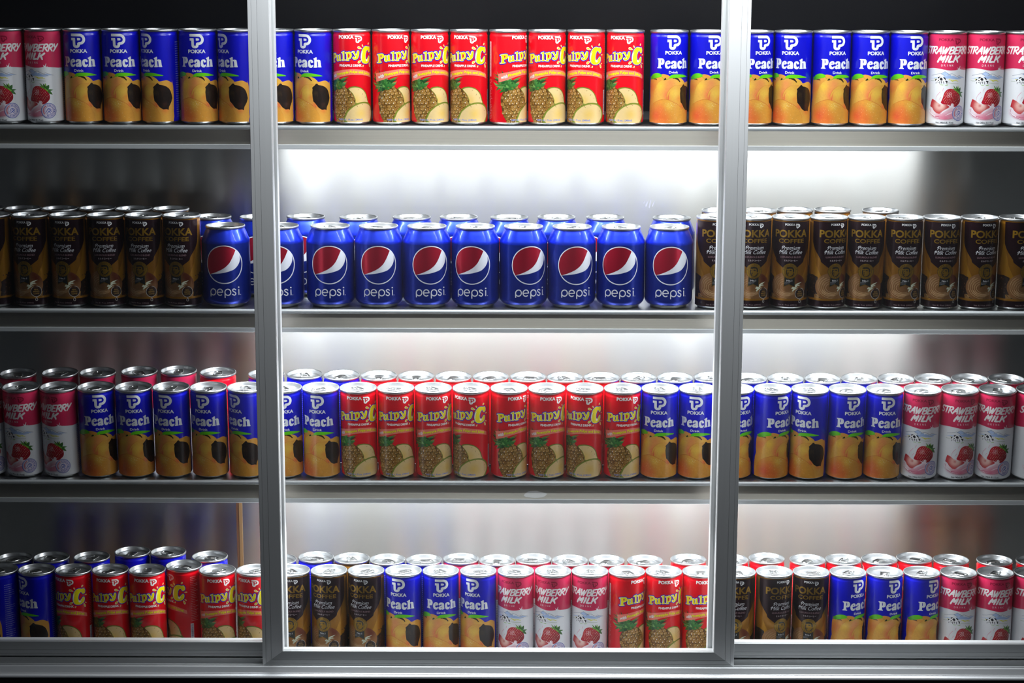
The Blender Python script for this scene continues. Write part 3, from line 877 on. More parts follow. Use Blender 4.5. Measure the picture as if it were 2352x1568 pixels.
def make_strawberry():
    A = Art(RS)
    axis = (2262.7, 72, 2252.3, 288, 43.0, 289.5, 1.64, 5.0, 0, RS)
    j = View(2210, 65, 13.07, *axis)
    k = View(2210, 165, 12.06, *axis)
    wave = [j(85, 1215), j(200, 1205), j(350, 1225), j(550, 1265), j(700, 1280), j(850, 1268), j(950, 1245), j(1100, 1250), j(1200, 1255)]
    vb = wave[-1][1]
    full = math.pi * RS
    A.poly([(-full, vb)] + [(wave[0][0] - 10, vb + .4)] + smooth_line(wave, 4) + [(full, vb), (full, H - 4), (-full, H - 4)], '#d12c58', 1)
    A.vtext(j, 'POKKA', 372, 795, 345, 428, '#8e1232', 3, bold=.03)
    logo(A, j, 830, 345, 1005, 525, '#8e1232', 3)
    v0, v1 = j(660, 800)[1], j(660, 598)[1]
    brush(A, 'STRAWBERRY', -38.5, 35.5, v0, v1, 2.1, '#f4f0f0', 3)
    m0, m1 = j(315, 950), j(970, 950)
    brush(A, 'MILK', m0[0] + .8, m1[0] - .3, j(640, 1035)[1], j(640, 862)[1], 2.5, '#f4f0f0', 3, slant=.34)
    for i, ch in enumerate('DRINK'):
        x = 450 + i * 77
        A.vtext(j, ch, x - (22 if ch != 'I' else 5), x + (22 if ch != 'I' else 5), 1105, 1163, '#f0dce2', 3)
    for p, q, w in (((960, 1255), (985, 1150), 1.2), ((940, 1255), (915, 1195), 1.0), ((985, 1255), (1010, 1225), .8), ((950, 1262), (950, 1225), 2.4)):
        A.stroke([j(*p), j(*q)], [w, w * .5], '#f0f0f4', 3)
    # alpine scene
    bl, dk = '#a9c1ea', '#3a4a78'
    A.poly(k.pts([(390, 72), (490, 8), (610, 82), (560, 105), (490, 125)]), '#b6cbee', 2)
    A.poly(k.pts([(470, 140), (560, 120), (640, 90), (680, 105), (720, 120), (820, 160), (930, 192), (860, 205), (790, 208), (700, 198), (600, 190), (520, 200), (380, 160)]), bl, 2)
    A.poly(k.pts([(130, 185), (250, 160), (320, 150), (330, 190), (200, 190)]), '#c4d4f0', 2)
    A.poly(k.pts([(830, 145), (890, 130), (1005, 160), (930, 170)]), bl, 2)
    for l in ([(160, 105), (270, 80), (380, 52), (430, 85), (490, 128)], [(390, 70), (440, 35), (490, 6), (550, 45), (615, 85)], [(560, 110), (620, 85), (650, 64), (700, 66), (760, 100), (840, 148), (932, 186)], [(822, 138), (878, 102), (940, 130), (1020, 160)]):
        A.stroke(k.pts(l), .3, dk, 3, n=5)
    A.poly(k.pts([(660, 85), (690, 85), (740, 118), (700, 110), (680, 130), (655, 108)]), '#f3f5fa', 3)
    for l in ([(600, 218), (660, 238), (690, 268), (760, 245), (850, 262)], [(640, 225), (720, 245), (800, 238)], [(215, 175), (240, 215), (265, 205)]):
        A.stroke(smooth_line(k.pts(l), 3), .75, '#e6e23a', 2)
    for l in ([(570, 308), (700, 325), (862, 328)], [(135, 250), (220, 258)]):
        A.stroke(k.pts(l), .3, '#7a9a5a', 2)
    for l in ([(375, 365), (440, 368)], [(495, 378), (560, 368)], [(520, 370), (570, 362)]):
        A.stroke(k.pts(l), .6, '#8cc04a', 2)
    # cow
    bk = '#1c1c24'
    A.poly(smooth_loop(k.pts([(240, 230), (270, 205), (310, 165), (380, 150), (440, 160), (500, 180), (560, 255), (545, 320), (510, 300), (480, 280), (470, 340), (440, 300), (350, 300), (300, 290), (260, 300)]), 2), '#f2f2f4', 3)
    for q in ([(303, 190), (312, 155), (350, 145), (382, 152), (345, 168), (330, 192)], [(365, 185), (395, 165), (430, 205), (428, 240), (395, 255), (365, 235), (350, 205)], [(440, 162), (488, 165), (515, 205), (512, 240), (480, 212), (455, 182)], [(488, 260), (520, 250), (545, 258), (575, 262), (556, 275), (552, 325), (530, 328), (525, 290)], [(300, 225), (325, 232), (340, 258), (310, 262)], [(235, 250), (250, 205), (290, 205), (262, 235), (245, 265)]):
        A.poly(k.pts(q), bk, 4)
    for p, q in (((265, 290), (258, 328)), ((300, 285), (325, 300)), ((345, 280), (358, 345)), ((398, 275), (402, 330)), ((450, 275), (466, 350)), ((385, 280), (415, 290))):
        A.stroke([k(*p), k(*q)], [.9, .5], bk, 4, n=6)
    # milk bowl
    cu, cv = k(480, 1090)
    bowl = circle(cu, cv, 22.5, 11.0, 40)
    A.poly(bowl, blend('#f1dde6', [(cu + 1, cv - 10, 8, '#d86080', .9), (cu + 9, cv - 5, 8, '#de7a96', .8), (cu - 8, cv - 8, 7, '#dc7692', .7), (cu - 14, cv + 3, 6, '#f0eef2', .8)], .03), 1, grid=1.6)
    for i, (rr, co) in enumerate(((23.4, '#d9a0b4'), (21.6, '#c0506e'), (25.2, '#ecd4de'))):
        A.stroke(circle(cu, cv, rr, rr * .5, 30, 165, 330), .45, co, 2, n=5)
    A.stroke(smooth_line(k.pts([(90, 960), (100, 1090), (200, 1200), (330, 1270)])), [.5, 1.2, .5], '#f6f2f6', 2)
    A.stroke(smooth_line(k.pts([(150, 1190), (260, 1230), (420, 1240)])), [.4, 1.0, .3], '#c95876', 2)
    A.stroke(smooth_line(k.pts([(500, 1200), (640, 1130), (760, 1100)])), [.5, 1.4, .4], '#f3d6e0', 2)
    # whole berry
    berry = smooth_loop(k.pts([(380, 850), (410, 770), (440, 690), (470, 590), (510, 530), (560, 490), (640, 468), (740, 490), (830, 540), (890, 610), (918, 720), (905, 820), (850, 900), (800, 945), (735, 960), (660, 940), (600, 920), (540, 900), (440, 890)]), 3)
    A.poly(berry, blend('#b9152c', [(*k(850, 800), 9, '#7c0e1c', .8), (*k(520, 600), 6, '#c92a3a', .6), (*k(600, 880), 6, '#a31226', .5)], .06), 3, grid=1.6)
    rnd = random.Random(8)
    for row in range(10):
        for q in range(9):
            x = 420 + q * 58 + (row % 2) * 29 + rnd.uniform(-8, 8)
            y = 505 + row * 44 + (q - 4) * 9 + rnd.uniform(-8, 8)
            e2 = ((x - 665) / 245) ** 2 + ((y - 715) / 235) ** 2
            if e2 < .86 and not (x < 480 and y < 620):
                u, v = k(x, y)
                A.stroke([(u - .2, v + .4), (u + .2, v - .4)], .42, '#e9c9a0' if (row + q) % 3 else '#f2e4d8', 4, n=6)
    for cx2, cy2 in ((580, 610), (640, 600), (580, 675), (645, 665)):
        A.stroke(k.pts(circle(cx2, cy2, 27, 30, 10)), .45, '#ecc0c4', 5, closed=True, n=5)
    for a_, b_, w, co in (((830, 545), (712, 378), 2.0, '#5d9436'), ((845, 540), (800, 395), 2.6, '#2f5a22'), ((850, 540), (850, 378), 2.6, '#7fae4c'), ((865, 550), (925, 425), 4.6, '#33642a'), ((870, 575), (990, 560), 2.6, '#3d7330'), ((890, 590), (970, 690), 3.6, '#3c6e2e'), ((780, 510), (705, 462), 1.8, '#6a9c3c')):
        A.leaf(k(*a_), k(*b_), w, co, 6)
    A.stroke(smooth_line(k.pts([(770, 495), (830, 535), (890, 600)])), 1.9, '#78b03a', 6)
    # splash
    for l in ([(250, 800), (260, 700), (290, 640), (360, 560)], [(330, 780), (380, 700)], [(430, 500), (450, 460)], [(300, 640), (330, 590)], [(420, 540), (440, 490)]):
        A.stroke(k.pts(l), [.3, .9], '#e8b8c8', 2, n=5)
    # cut berry
    cut = k.pts([(165, 745), (240, 790), (290, 850), (360, 880), (440, 895), (520, 890), (620, 960), (560, 1000), (480, 1040), (420, 1080), (340, 1152), (270, 1138), (200, 1070), (160, 985), (115, 945), (130, 870), (145, 800)])
    ce = k(340, 930)
    A.poly(cut, blend('#c21428', [(*ce, 7, '#f0c4b8', 1.0), (*k(400, 920), 4, '#f4ddd0', .9), (*ce, 2, '#c8283c', .8)], .03), 4, grid=1.1)
    for i in range(22):
        an = math.radians(120 + i * 11)
        r0, r1 = 3.2, 8.6
        p, q = (ce[0] + r0 * math.cos(an), ce[1] + r0 * math.sin(an)), (ce[0] + r1 * math.cos(an) * 1.05, ce[1] + r1 * math.sin(an) * .82)
        if q[0] < cut[0][0] - 2 or q[1] < 13.5: continue
        A.stroke([p, q], [.5, .15], '#f0b8b0', 5, cap=False)
    # milk crown
    A.poly(smooth_loop(k.pts([(590, 925), (640, 935), (655, 890), (695, 868), (730, 890), (738, 960), (800, 945), (850, 935), (820, 985), (740, 1010), (700, 1000), (660, 975), (620, 1010), (560, 1050), (480, 1090), (380, 1160), (430, 1090), (520, 1030), (610, 975)]), 2), '#f4e6ec', 6)
    A.stroke(smooth_line(k.pts([(700, 880), (722, 930), (735, 960)])), .5, '#c98aa0', 7, n=5)
    # round stamp
    su, sv = k(868, 1130)
    A.poly(circle(su, sv, 10.2, n=36), '#e3d7e4', 7)
    A.stroke(circle(su, sv, 10.2, n=36), .75, '#3a54ac', 8, closed=True, n=5)
    A.stroke(circle(su, sv, 9.0, n=36), .4, '#5a72bc', 8, closed=True, n=5)
    A.stroke(circle(su, sv, 5.6, n=30), .45, '#3a54ac', 8, closed=True, n=5)
    A.stroke(circle(su, sv, 7.4, n=20, a0=120, a1=215), 1.6, '#cf7c88', 8, n=6)
    for i in range(16):
        an = math.radians(100 - i * 15 if i < 8 else 250 + (i - 8) * 14)
        x, y = su + 7.3 * math.cos(an), sv + 7.3 * math.sin(an)
        A.stroke([(x - .8 * math.cos(an), y - .8 * math.sin(an)), (x + .8 * math.cos(an), y + .8 * math.sin(an))], .8, '#3a54ac', 9, n=5)
    for q in ([(-3.5, -2), (-1.5, 2.4), (1, 1.2), (3.2, -1.5)], [(-2.5, -3.6), (0, -1.6), (2.6, -3.8)], [(-.5, 3.2), (1.8, 2.4), (3.4, .6)], [(-1.2, -.4), (.6, -.9), (1.6, .2)]):
        A.stroke(smooth_line([(su + x, sv + y) for x, y in q], 4), .8, '#4460b4', 9, n=5)
    A.vtext(k, 'Net: 240ml (8.1 Fl.oz)', 242, 715, 1368, 1432, '#33333c', 3, bold=.01)
    fake_lines(A, d2u(98), d2u(150), 12, 74, 24, '#5a5a6a', 3, .5, seed=15)
    fake_lines(A, d2u(-160), d2u(-105), 30, 74, 18, '#5a5a6a', 3, .5, seed=16)
    return A.build('strawberry_can_body', SLIM_PROF, ring_colors(lambda z: ('#d12c58', 0) if z > H - 9 else ('#e9eaee', 0)), [M_INK, M_FOIL, M_CAN], 3.6, H - 5)


def make_coffee():
    A = Art(RS)
    axis = (2077.8, 497, 2076.3, 710, 42.3, 710.8, 1.60, 10.5, 0, RS)
    l = View(2030, 485, 13.07, *axis)
    m = View(2030, 595, 13.07, *axis)
    gold, dark = '#8f5f12', '#230c14'
    # maroon tulip
    left = [l(60, 300), l(60, 500), l(62, 700), l(82, 950), l(112, 1150), l(200, 1400), m(220, 60), m(300, 155), m(390, 240), m(480, 320), m(620, 380)]
    left = [(d2u(-80), H - 5), (d2u(-79), 110), (d2u(-78), 95)] + smooth_line(left[3:], 4)
    right = [(-x, y) for x, y in left]
    A.poly(left + right[::-1], dark, 2, foil=1)
    # gold glow sheets
    for s in (-1, 1):
        A.poly([(s * d2u(80), 100), (s * d2u(60), 62), (s * d2u(40), 44), (s * d2u(48), 34), (s * d2u(75), 40), (s * d2u(95), 60)], '#a8761a', 1, foil=1)
    A.vtext(l, 'POKKA', 455, 745, 392, 458, '#c9c9cc', 4, bold=.03)
    logo(A, l, 770, 395, 890, 525, '#c9c9cc', 4)
    gt = '#94701c'
    A.vtext(l, 'POKKA', 180, 1088, 582, 808, gt, 4, bold=.03, foil=1)
    A.vtext(l, 'COFFEE', 280, 1010, 848, 972, gt, 4, bold=.02, foil=1)
    A.vtext(l, 'Premium', 370, 905, 1052, 1165, '#c6c6cc', 4, bold=-.004, shear=.4)
    A.vtext(l, 'Milk Coffee', 300, 970, 1182, 1300, '#c6c6cc', 4, bold=-.004, shear=.4)
    A.stroke(smooth_line(l.pts([(300, 1225), (318, 1190), (350, 1182)])), .5, '#c6c6cc', 4)
    A.stroke(smooth_line(l.pts([(372, 1095), (395, 1060), (430, 1050)])), .5, '#c6c6cc', 4)
    A.vtext(l, 'LUXURIOUS BLEND', 335, 935, 1362, 1412, '#8a6a72', 4)
    A.vtext(l, '\u30df\u30eb\u30af\u30b3\u30fc\u30d2\u30fc', 445, 840, 1462, 1515, '#b8a8ac', 4, bold=.01)
    # coffee beans at the sides
    rnd = random.Random(12)
    for s in (-1, 1):
        A.poly([(s * d2u(55), 46), (s * d2u(75), 49), (s * d2u(105), 48), (s * d2u(150), 52), (s * d2u(180), 50), (s * d2u(180), 12), (s * d2u(55), 12)], '#1c100a', 1)
        for i in range(90):
            u, v = s * d2u(rnd.uniform(58, 150)), rnd.uniform(14, 47)
            A.poly(circle(u, v, rnd.uniform(.7, 1.3), rnd.uniform(.5, .9), 7), ('#3a2416', '#2c1a10', '#54341c')[i % 3], 2)
    # cup
    cc = [m(x, y) for x, y in [(100, 1000), (105, 1100), (115, 1235), (200, 1270), (620, 1290), (900, 1270), (1040, 1235), (1075, 1000)]]
    A.poly(cc, '#9a7240', 2, foil=1)
    cu, cv = m(590, 830)
    rx = m(1060, 830)[0] - m(590, 830)[0]
    ry = m(590, 400)[1] - cv
    A.poly(circle(cu, cv, rx + 2, ry, 44), blend('#94683f', [(*m(250, 650), 8, '#a47c52', .7), (*m(950, 620), 8, '#5e2212', .95), (*m(900, 500), 6, '#642814', .8), (*m(600, 1050), 8, '#9a7144', .5)], .06), 3, foil=1, grid=1.8)
    for q in range(5):
        A.stroke(circle(cu - 1.5, cv - 1 + q * .4, (rx) * (.40 + .11 * q), ry * (.34 + .12 * q), 20, 95 + 8 * q, 300 - 8 * q), .38, '#b8946a', 4, n=5)
    for q in range(4):
        A.stroke(smooth_line(m.pts([(260, 900 + q * 32), (420, 1000 + q * 26), (600, 1030 + q * 22), (760, 960 + q * 24)])), .35, '#b8946a', 4, n=5)
    A.stroke(smooth_line(m.pts([(98, 980), (160, 1080), (260, 1165), (400, 1222), (560, 1240), (720, 1236), (880, 1205)])), .9, '#2a1a12', 4, n=6)
    A.stroke(smooth_line(m.pts([(120, 1010), (270, 1190), (450, 1255), (700, 1262)])), .4, '#c8a070', 4, n=5)
    for p, q, w in (((690, 870), (980, 670), 2.2), ((700, 960), (880, 830), 1.8), ((720, 900), (930, 745), 1.6), ((680, 880), (780, 850), 1.6), ((800, 780), (900, 700), 1.4), ((800, 795), (950, 790), 1.0)):
        A.leaf(m(*p), m(*q), w, '#b9bda6', 5, bend=.06)
    # bean roundel with drop
    bu, bv = m(932, 1015)
    A.poly(circle(bu, bv, 7.3, n=32), '#20120c', 5)
    A.stroke(circle(bu, bv, 7.5, n=32), .55, '#b0aca4', 6, closed=True, n=5)
    A.leaf((bu - 3.5, bv + 5.4), (bu + 1.0, bv + 8.6), 2.6, '#3c2414', 7)
    A.leaf((bu - .5, bv + 5.2), (bu + 3.8, bv + 6.2), 2.4, '#3c2414', 7)
    for i, t in enumerate(('REAL', 'BREWED', 'COFFEE')):
        w = (2.9, 4.3, 4.1)[i]
        A.text(t, bu - w, bu + w, bv + 1.6 - i * 2.9, bv + 3.6 - i * 2.9, '#8a6a30', 7, bold=.02)
    A.stroke(smooth_loop([(bu, bv - 8.6), (bu + 1.5, bv - 12), (bu, bv - 13.4), (bu - 1.5, bv - 12)], 4), .5, '#b0aca4', 7, closed=True, n=5)
    # ribbon
    rb = m.pts([(455, 540), (785, 540), (785, 848), (610, 772), (438, 838)])
    A.poly(rb, '#7d5c1c', 5, foil=1)
    A.poly(m.pts([(474, 540), (768, 540), (768, 815), (610, 748), (458, 805)]), '#141614', 6)
    A.vtext(m, 'No.1', 528, 695, 618, 668, '#c4c4c8', 7, bold=.015)
    fake_lines(A, m(472, 700)[0], m(760, 700)[0], m(600, 738)[1], m(600, 698)[1], 2, '#77777c', 7, .75, seed=3)
    # seal
    su, sv = m(625, 362)
    sr = (m(855, 362)[0] - m(395, 362)[0]) / 2
    A.poly(circle(su, sv, sr, n=40), '#8c6a18', 7, foil=1)
    A.stroke(circle(su, sv, sr * .985, n=40), .4, '#2c2008', 8, closed=True, n=5)
    A.stroke(circle(su, sv, sr * .70, n=36), .35, '#2c2008', 8, closed=True, n=5)
    word = 'POKKA COFFEE'
    for i, ch in enumerate(word):
        if ch == ' ': continue
        an = math.radians(90 + 76 - i * 152 / (len(word) - 1))
        V, F = text_mesh(ch, .03)
        ca, sa = math.cos(an - math.pi / 2), math.sin(an - math.pi / 2)
        mx = (min(p[0] for p in V) + max(p[0] for p in V)) / 2
        Q = []
        for x, y in V:
            X, Yy = (x - mx) * 2.1, (y - .35) * 2.2
            Q.append((su + sr * .845 * math.cos(an) + X * ca - Yy * sa, sv + sr * .845 * math.sin(an) + X * sa + Yy * ca))
        A._add(Q, F, lin('#2c2008'), 8)
    for i, ch in enumerate('SINCE'):
        an = math.radians(270 - 40 + i * 17)
        V, F = text_mesh(ch, .03)
        ca, sa = math.cos(an + math.pi / 2), math.sin(an + math.pi / 2)
        mx = (min(p[0] for p in V) + max(p[0] for p in V)) / 2
        Q = []
        for x, y in V:
            X, Yy = (x - mx) * 2.1, (y - .35) * 2.2
            Q.append((su + sr * .845 * math.cos(an) + X * ca - Yy * sa, sv + sr * .845 * math.sin(an) + X * sa + Yy * ca))
        A._add(Q, F, lin('#2c2008'), 8)
    ink = '#1d1608'
    # plain head in profile: hair, brow, eye, nose shadow, beard line
    for q in ([(515, 285), (525, 255), (560, 235), (640, 228), (710, 250), (745, 300), (750, 360), (735, 400), (712, 380), (705, 320), (690, 290), (610, 285), (560, 300), (540, 290)],
              [(520, 300), (540, 330), (535, 400), (560, 470), (600, 510), (560, 505), (520, 460), (505, 390)],
              [(600, 330), (640, 318), (680, 328), (670, 355), (625, 352)], [(545, 325), (580, 322), (578, 345), (552, 345)],
              [(560, 375), (590, 395), (575, 410), (552, 402)], [(545, 430), (585, 428), (600, 445), (570, 455)],
              [(600, 510), (660, 500), (710, 455), (735, 400), (750, 420), (730, 470), (690, 510), (640, 528)]):
        A.poly(m.pts(q), ink, 8)
    # foot band
    A.poly([(-math.pi * RS, 12.0), (math.pi * RS, 12.0), (math.pi * RS, 15.8), (-math.pi * RS, 15.8)], '#a06e1c', 5, foil=1)
    A.poly([(-math.pi * RS, 3), (math.pi * RS, 3), (math.pi * RS, 12.9), (-math.pi * RS, 12.9)], '#230c14', 6, foil=1)
    A.vtext(m, 'Net: 8.1 Fl.oz. (240mL)', 305, 850, 1350, 1398, '#8c7478', 7)
    fake_lines(A, d2u(110), d2u(160), 60, 110, 20, '#5a3a10', 3, .5, seed=21)
    return A.build('coffee_can_body', SLIM_PROF, ring_colors(lambda z: (gold, 1)), [M_INK, M_FOIL, M_CAN], 3.6, H - 5)


RP = 34.0
HP = 114.0
COLA_PROF = [(23.6, 1.2), (24.6, 0.0), (26.0, .3), (28.2, 2.6), (30.6, 5.2), (32.6, 7.8), (33.7, 10.2), (RP, 12.2), (RP, 40), (RP, 90.4), (RP, 91.0), (33.8, 93.0), (33.0, 95.4), (31.6, 98.6), (29.8, 103.0), (28.0, 107.0), (26.9, 109.2), (26.5, 110.4), (26.7, 111.5)]


def make_cola():
    A = Art(RP)
    n = View(1480, 485, 6.675, 1536.6, 530, 1534.3, 712, 55.4, 712.4, 1.60, 10.5, -.5, RP)
    W, red = '#d5d8e2', '#be1836'
    cu, cv = n(375, 852)
    rx = (n(648, 852)[0] - n(105, 852)[0]) / 2
    ry = (n(375, 568)[1] - n(375, 1135)[1]) / 2
    R0 = (rx + ry) / 2
    A.stroke(circle(cu, cv, R0 - .7, n=72), 1.4, W, 3, closed=True, n=6)

    def onc(px, py, r=R0 - 1.0):
        x, y = n(px, py)
        a = math.atan2(y - cv, x - cu)
        return (cu + r * math.cos(a), cv + r * math.sin(a)), math.degrees(a)
    p0, a0 = onc(548, 635)
    p1, a1 = onc(152, 992)
    a1 += 360 if a1 < a0 else 0
    rr = R0 - 1.3
    arc = [(cu + rr * math.cos(math.radians(a0 + (a1 - a0) * i / 40)), cv + rr * math.sin(math.radians(a0 + (a1 - a0) * i / 40))) for i in range(41)]
    edge = smooth_line([arc[-1]] + n.pts([(260, 958), (380, 898), (470, 805)]) + [arc[0]], 6)
    A.poly(arc + edge[1:-1], red, 4, foil=1)
    q0, b0 = onc(620, 715)
    ar2 = [(cu + (R0 - .9) * math.cos(math.radians(b0 + (a0 - b0) * i / 8)), cv + (R0 - .9) * math.sin(math.radians(b0 + (a0 - b0) * i / 8))) for i in range(9)]
    low = smooth_line(n.pts([(606, 700), (609, 770), (585, 845), (525, 918), (440, 955), (330, 980)]) + [arc[-1]], 5)
    A.poly(ar2 + edge[::-1][1:-1] + low[::-1], W, 3)
    w = 1.45

    def P(*q):
        return n.pts(q)
    A.stroke(P((152, 1330), (152, 1262)), w, W, 3, cap=False)
    A.stroke(n.pts(circle(191, 1262, 40, 47, 22)), w, W, 3, closed=True, n=6)
    A.stroke(n.pts([(254, 1268)] + [(338, 1268)] + circle(296, 1268, 42, 48, 22, 360, 65)[:1] + circle(296, 1268, 42, 48, 22, 0, -305)), w, W, 3, n=6)
    A.stroke(P((372, 1355), (372, 1270)), w, W, 3, cap=False)
    A.stroke(n.pts(circle(416, 1270, 44, 47, 22)), w, W, 3, closed=True, n=6)
    A.stroke(smooth_line(n.pts([(533, 1232), (510, 1219), (487, 1235), (500, 1258), (522, 1270), (533, 1292), (512, 1314), (482, 1300)])), w, W, 3, n=6)
    A.stroke(P((577, 1222), (577, 1308)), w, W, 3, cap=False)
    A.poly(n.pts(circle(577, 1192, 11, 11, 14)), W, 3)
    A.poly(n.pts(circle(600, 1303, 5, 5, 8)), W, 3)
    # far side: repeat roundel sits behind, small print columns
    fake_lines(A, d2u(118, RP), d2u(160, RP), 18, 88, 26, '#c8ccd8', 3, .6, seed=31)
    fake_lines(A, d2u(-165, RP), d2u(-122, RP), 18, 88, 26, '#c8ccd8', 3, .6, seed=32)
    cols = []
    for i in range(len(COLA_PROF)):
        z = COLA_PROF[i][1]
        cols.append(('#d9dbdc', 2) if i < 4 else (('#0a2cb8', 1) if z > 90.9 else ('#0f2c9c', 1)))
    return A.build('cola_can_body', COLA_PROF, cols, [M_INK, M_FOIL, M_CAN], 10.0, 91.0)


def make_lid(name, ro, top, depth=4.6):
    """seamed end: rim, countersink wall, panel with bead, score line, finger well and rivet (local z = 0 at rim top)"""
    k = ro / 26.5
    z = lambda v: (top + v) / 1000
    pr = [(ro - 1.5, -3.1), (ro - .55, -3.3), (ro - .1, -2.6), (ro, -1.4), (ro - .12, -.45), (ro - .5, -.05), (ro - 1.0, 0), (ro - 1.5, -.15), (ro - 1.85, -.6), (ro - 2.1, -1.6), (ro - 2.6, -depth - 1.0), (ro - 3.1, -depth - 1.9), (ro - 3.7, -depth - 1.9), (ro - 4.1, -depth - 1.0), (ro - 4.6, -depth), (ro - 5.6, -depth), (ro - 6.4, -depth - .35), (ro - 7.2, -depth - .35), (ro - 7.9, -depth - .05), (2.6, -depth), (2.3, -depth + .7), (1.2, -depth + .95)]
    bm = bmesh.new()
    lathe(bm, [(r / 1000, z(v)) for r, v in pr], 64, close_top=True)
    # pour opening score
    R = 1000
    def ridge(P, w, h, zz):
        for i in range(len(P)):
            (x0, y0), (x1, y1) = P[i], P[(i + 1) % len(P)]
            d = math.hypot(x1 - x0, y1 - y0)
            if d < 1e-9: continue
            nx, ny = -(y1 - y0) / d * w, (x1 - x0) / d * w
            vs = [bm.verts.new((px / R, py / R, q)) for px, py, q in ((x0 + nx, y0 + ny, z(zz)), (x1 + nx, y1 + ny, z(zz)), (x1, y1, z(zz + h)), (x0, y0, z(zz + h)), (x0 - nx, y0 - ny, z(zz)), (x1 - nx, y1 - ny, z(zz)))]
            bm.faces.new((vs[0], vs[1], vs[2], vs[3])); bm.faces.new((vs[3], vs[2], vs[5], vs[4]))
    ridge([(x, y) for x, y in circle(0, -9.6 * k, 7.4 * k, 6.2 * k, 28)], .35, .35, -depth)
    ridge(circle(0, 10.5 * k, 4.6 * k, 4.2 * k, 22), .4, .4, -depth)
    bmesh.ops.recalc_face_normals(bm, faces=list(bm.faces))
    me = bpy.data.meshes.new(name)
    bm.to_mesh(me); bm.free()
    me.materials.append(M_LID)
    for p in me.polygons: p.use_smooth = True
    return me


def make_tab(name, ro, top, depth=4.6):
    k = ro / 26.5
    zt = top - depth + 1.15
    def outline(w0, w1, l0, l1, n=10):
        P = []
        for i in range(n + 1):
            a = math.pi * i / n
            P.append((w1 * math.cos(a) * k, l1 * k + 5.0 * k * math.sin(a)))
        for i in range(n + 1):
            a = math.pi + math.pi * i / n
            P.append((w0 * math.cos(a) * k, -l0 * k + 3.6 * k * math.sin(a)))
        return P
    out = outline(7.2, 6.4, 3.6, 9.0)
    hole = [(x * k, y * k) for x, y in circle(0, 9.6, 3.5, 3.0, 16)]
    rv = [(x * k, y * k) for x, y in circle(0, -.2, 3.4, 2.7, 16, 200, -20)] 
    bm = bmesh.new()
    th = .95
    def ringpair(P, s):
        return [(x * s, (y - 2.5 * k) * s + 2.5 * k) for x, y in P]
    # rolled edge: rounded section along the outline
    layers = [(1.0, -.1), (1.02, .3), (.99, .75), (.93, .95), (.86, .8), (.82, .45)]
    rings = [[bm.verts.new((x / 1000, y / 1000, (zt + dz) / 1000)) for x, y in ringpair(out, s)] for s, dz in layers]
    n = len(out)
    for a, b in zip(rings, rings[1:]):
        for i in range(n):
            q = (i + 1) % n
            bm.faces.new((a[i], a[q], b[q], b[i]))
    # web with finger hole
    inner = ringpair(out, .82)
    loops = [[Vector((x, y, 0)) for x, y in inner], [Vector((x, y, 0)) for x, y in hole]]
    V = [v for lp in loops for v in lp]
    vs = rings[-1] + [bm.verts.new((p.x / 1000, p.y / 1000, (zt + .45) / 1000)) for p in loops[1]]
    for f in tessellate_polygon(loops):
        try: bm.faces.new([vs[i] for i in f])
        except ValueError: pass
    # hole lip
    lip = [bm.verts.new((x * .86 / 1000, ((y - 9.6 * k) * .86 + 9.6 * k) / 1000, (zt - .3) / 1000)) for x, y in hole]
    hv = vs[n:]
    for i in range(len(hv)):
        q = (i + 1) % len(hv)
        bm.faces.new((hv[i], hv[q], lip[q], lip[i]))
    # rivet island ridge
    for i in range(len(rv) - 1):
        (x0, y0), (x1, y1) = rv[i], rv[i + 1]
        vs4 = [bm.verts.new((px / 1000, py / 1000, pz / 1000)) for px, py, pz in ((x0, y0, zt + .4), (x1, y1, zt + .4), (x1 * .86, y1 * .86, zt + .8), (x0 * .86, y0 * .86, zt + .8), (x0 * .72, y0 * .72, zt + .35), (x1 * .72, y1 * .72, zt + .35))]
        bm.faces.new(vs4[:4]); bm.faces.new((vs4[3], vs4[2], vs4[5], vs4[4]))
    bmesh.ops.recalc_face_normals(bm, faces=list(bm.faces))
    me = bpy.data.meshes.new(name)
    bm.to_mesh(me); bm.free()
    me.materials.append(M_TAB)
    for p in me.polygons: p.use_smooth = True
    return me


BODY = {'peach': make_peach(), 'pulpy': make_pulpy(), 'straw': make_strawberry(), 'coffee': make_coffee(), 'cola': make_cola()}
LID_S, TAB_S = make_lid('slim_can_end', 26.5, H), make_tab('slim_tab', 26.5, H)
LID_C, TAB_C = make_lid('cola_can_end', 27.85, HP), make_tab('cola_tab', 27.85, HP)

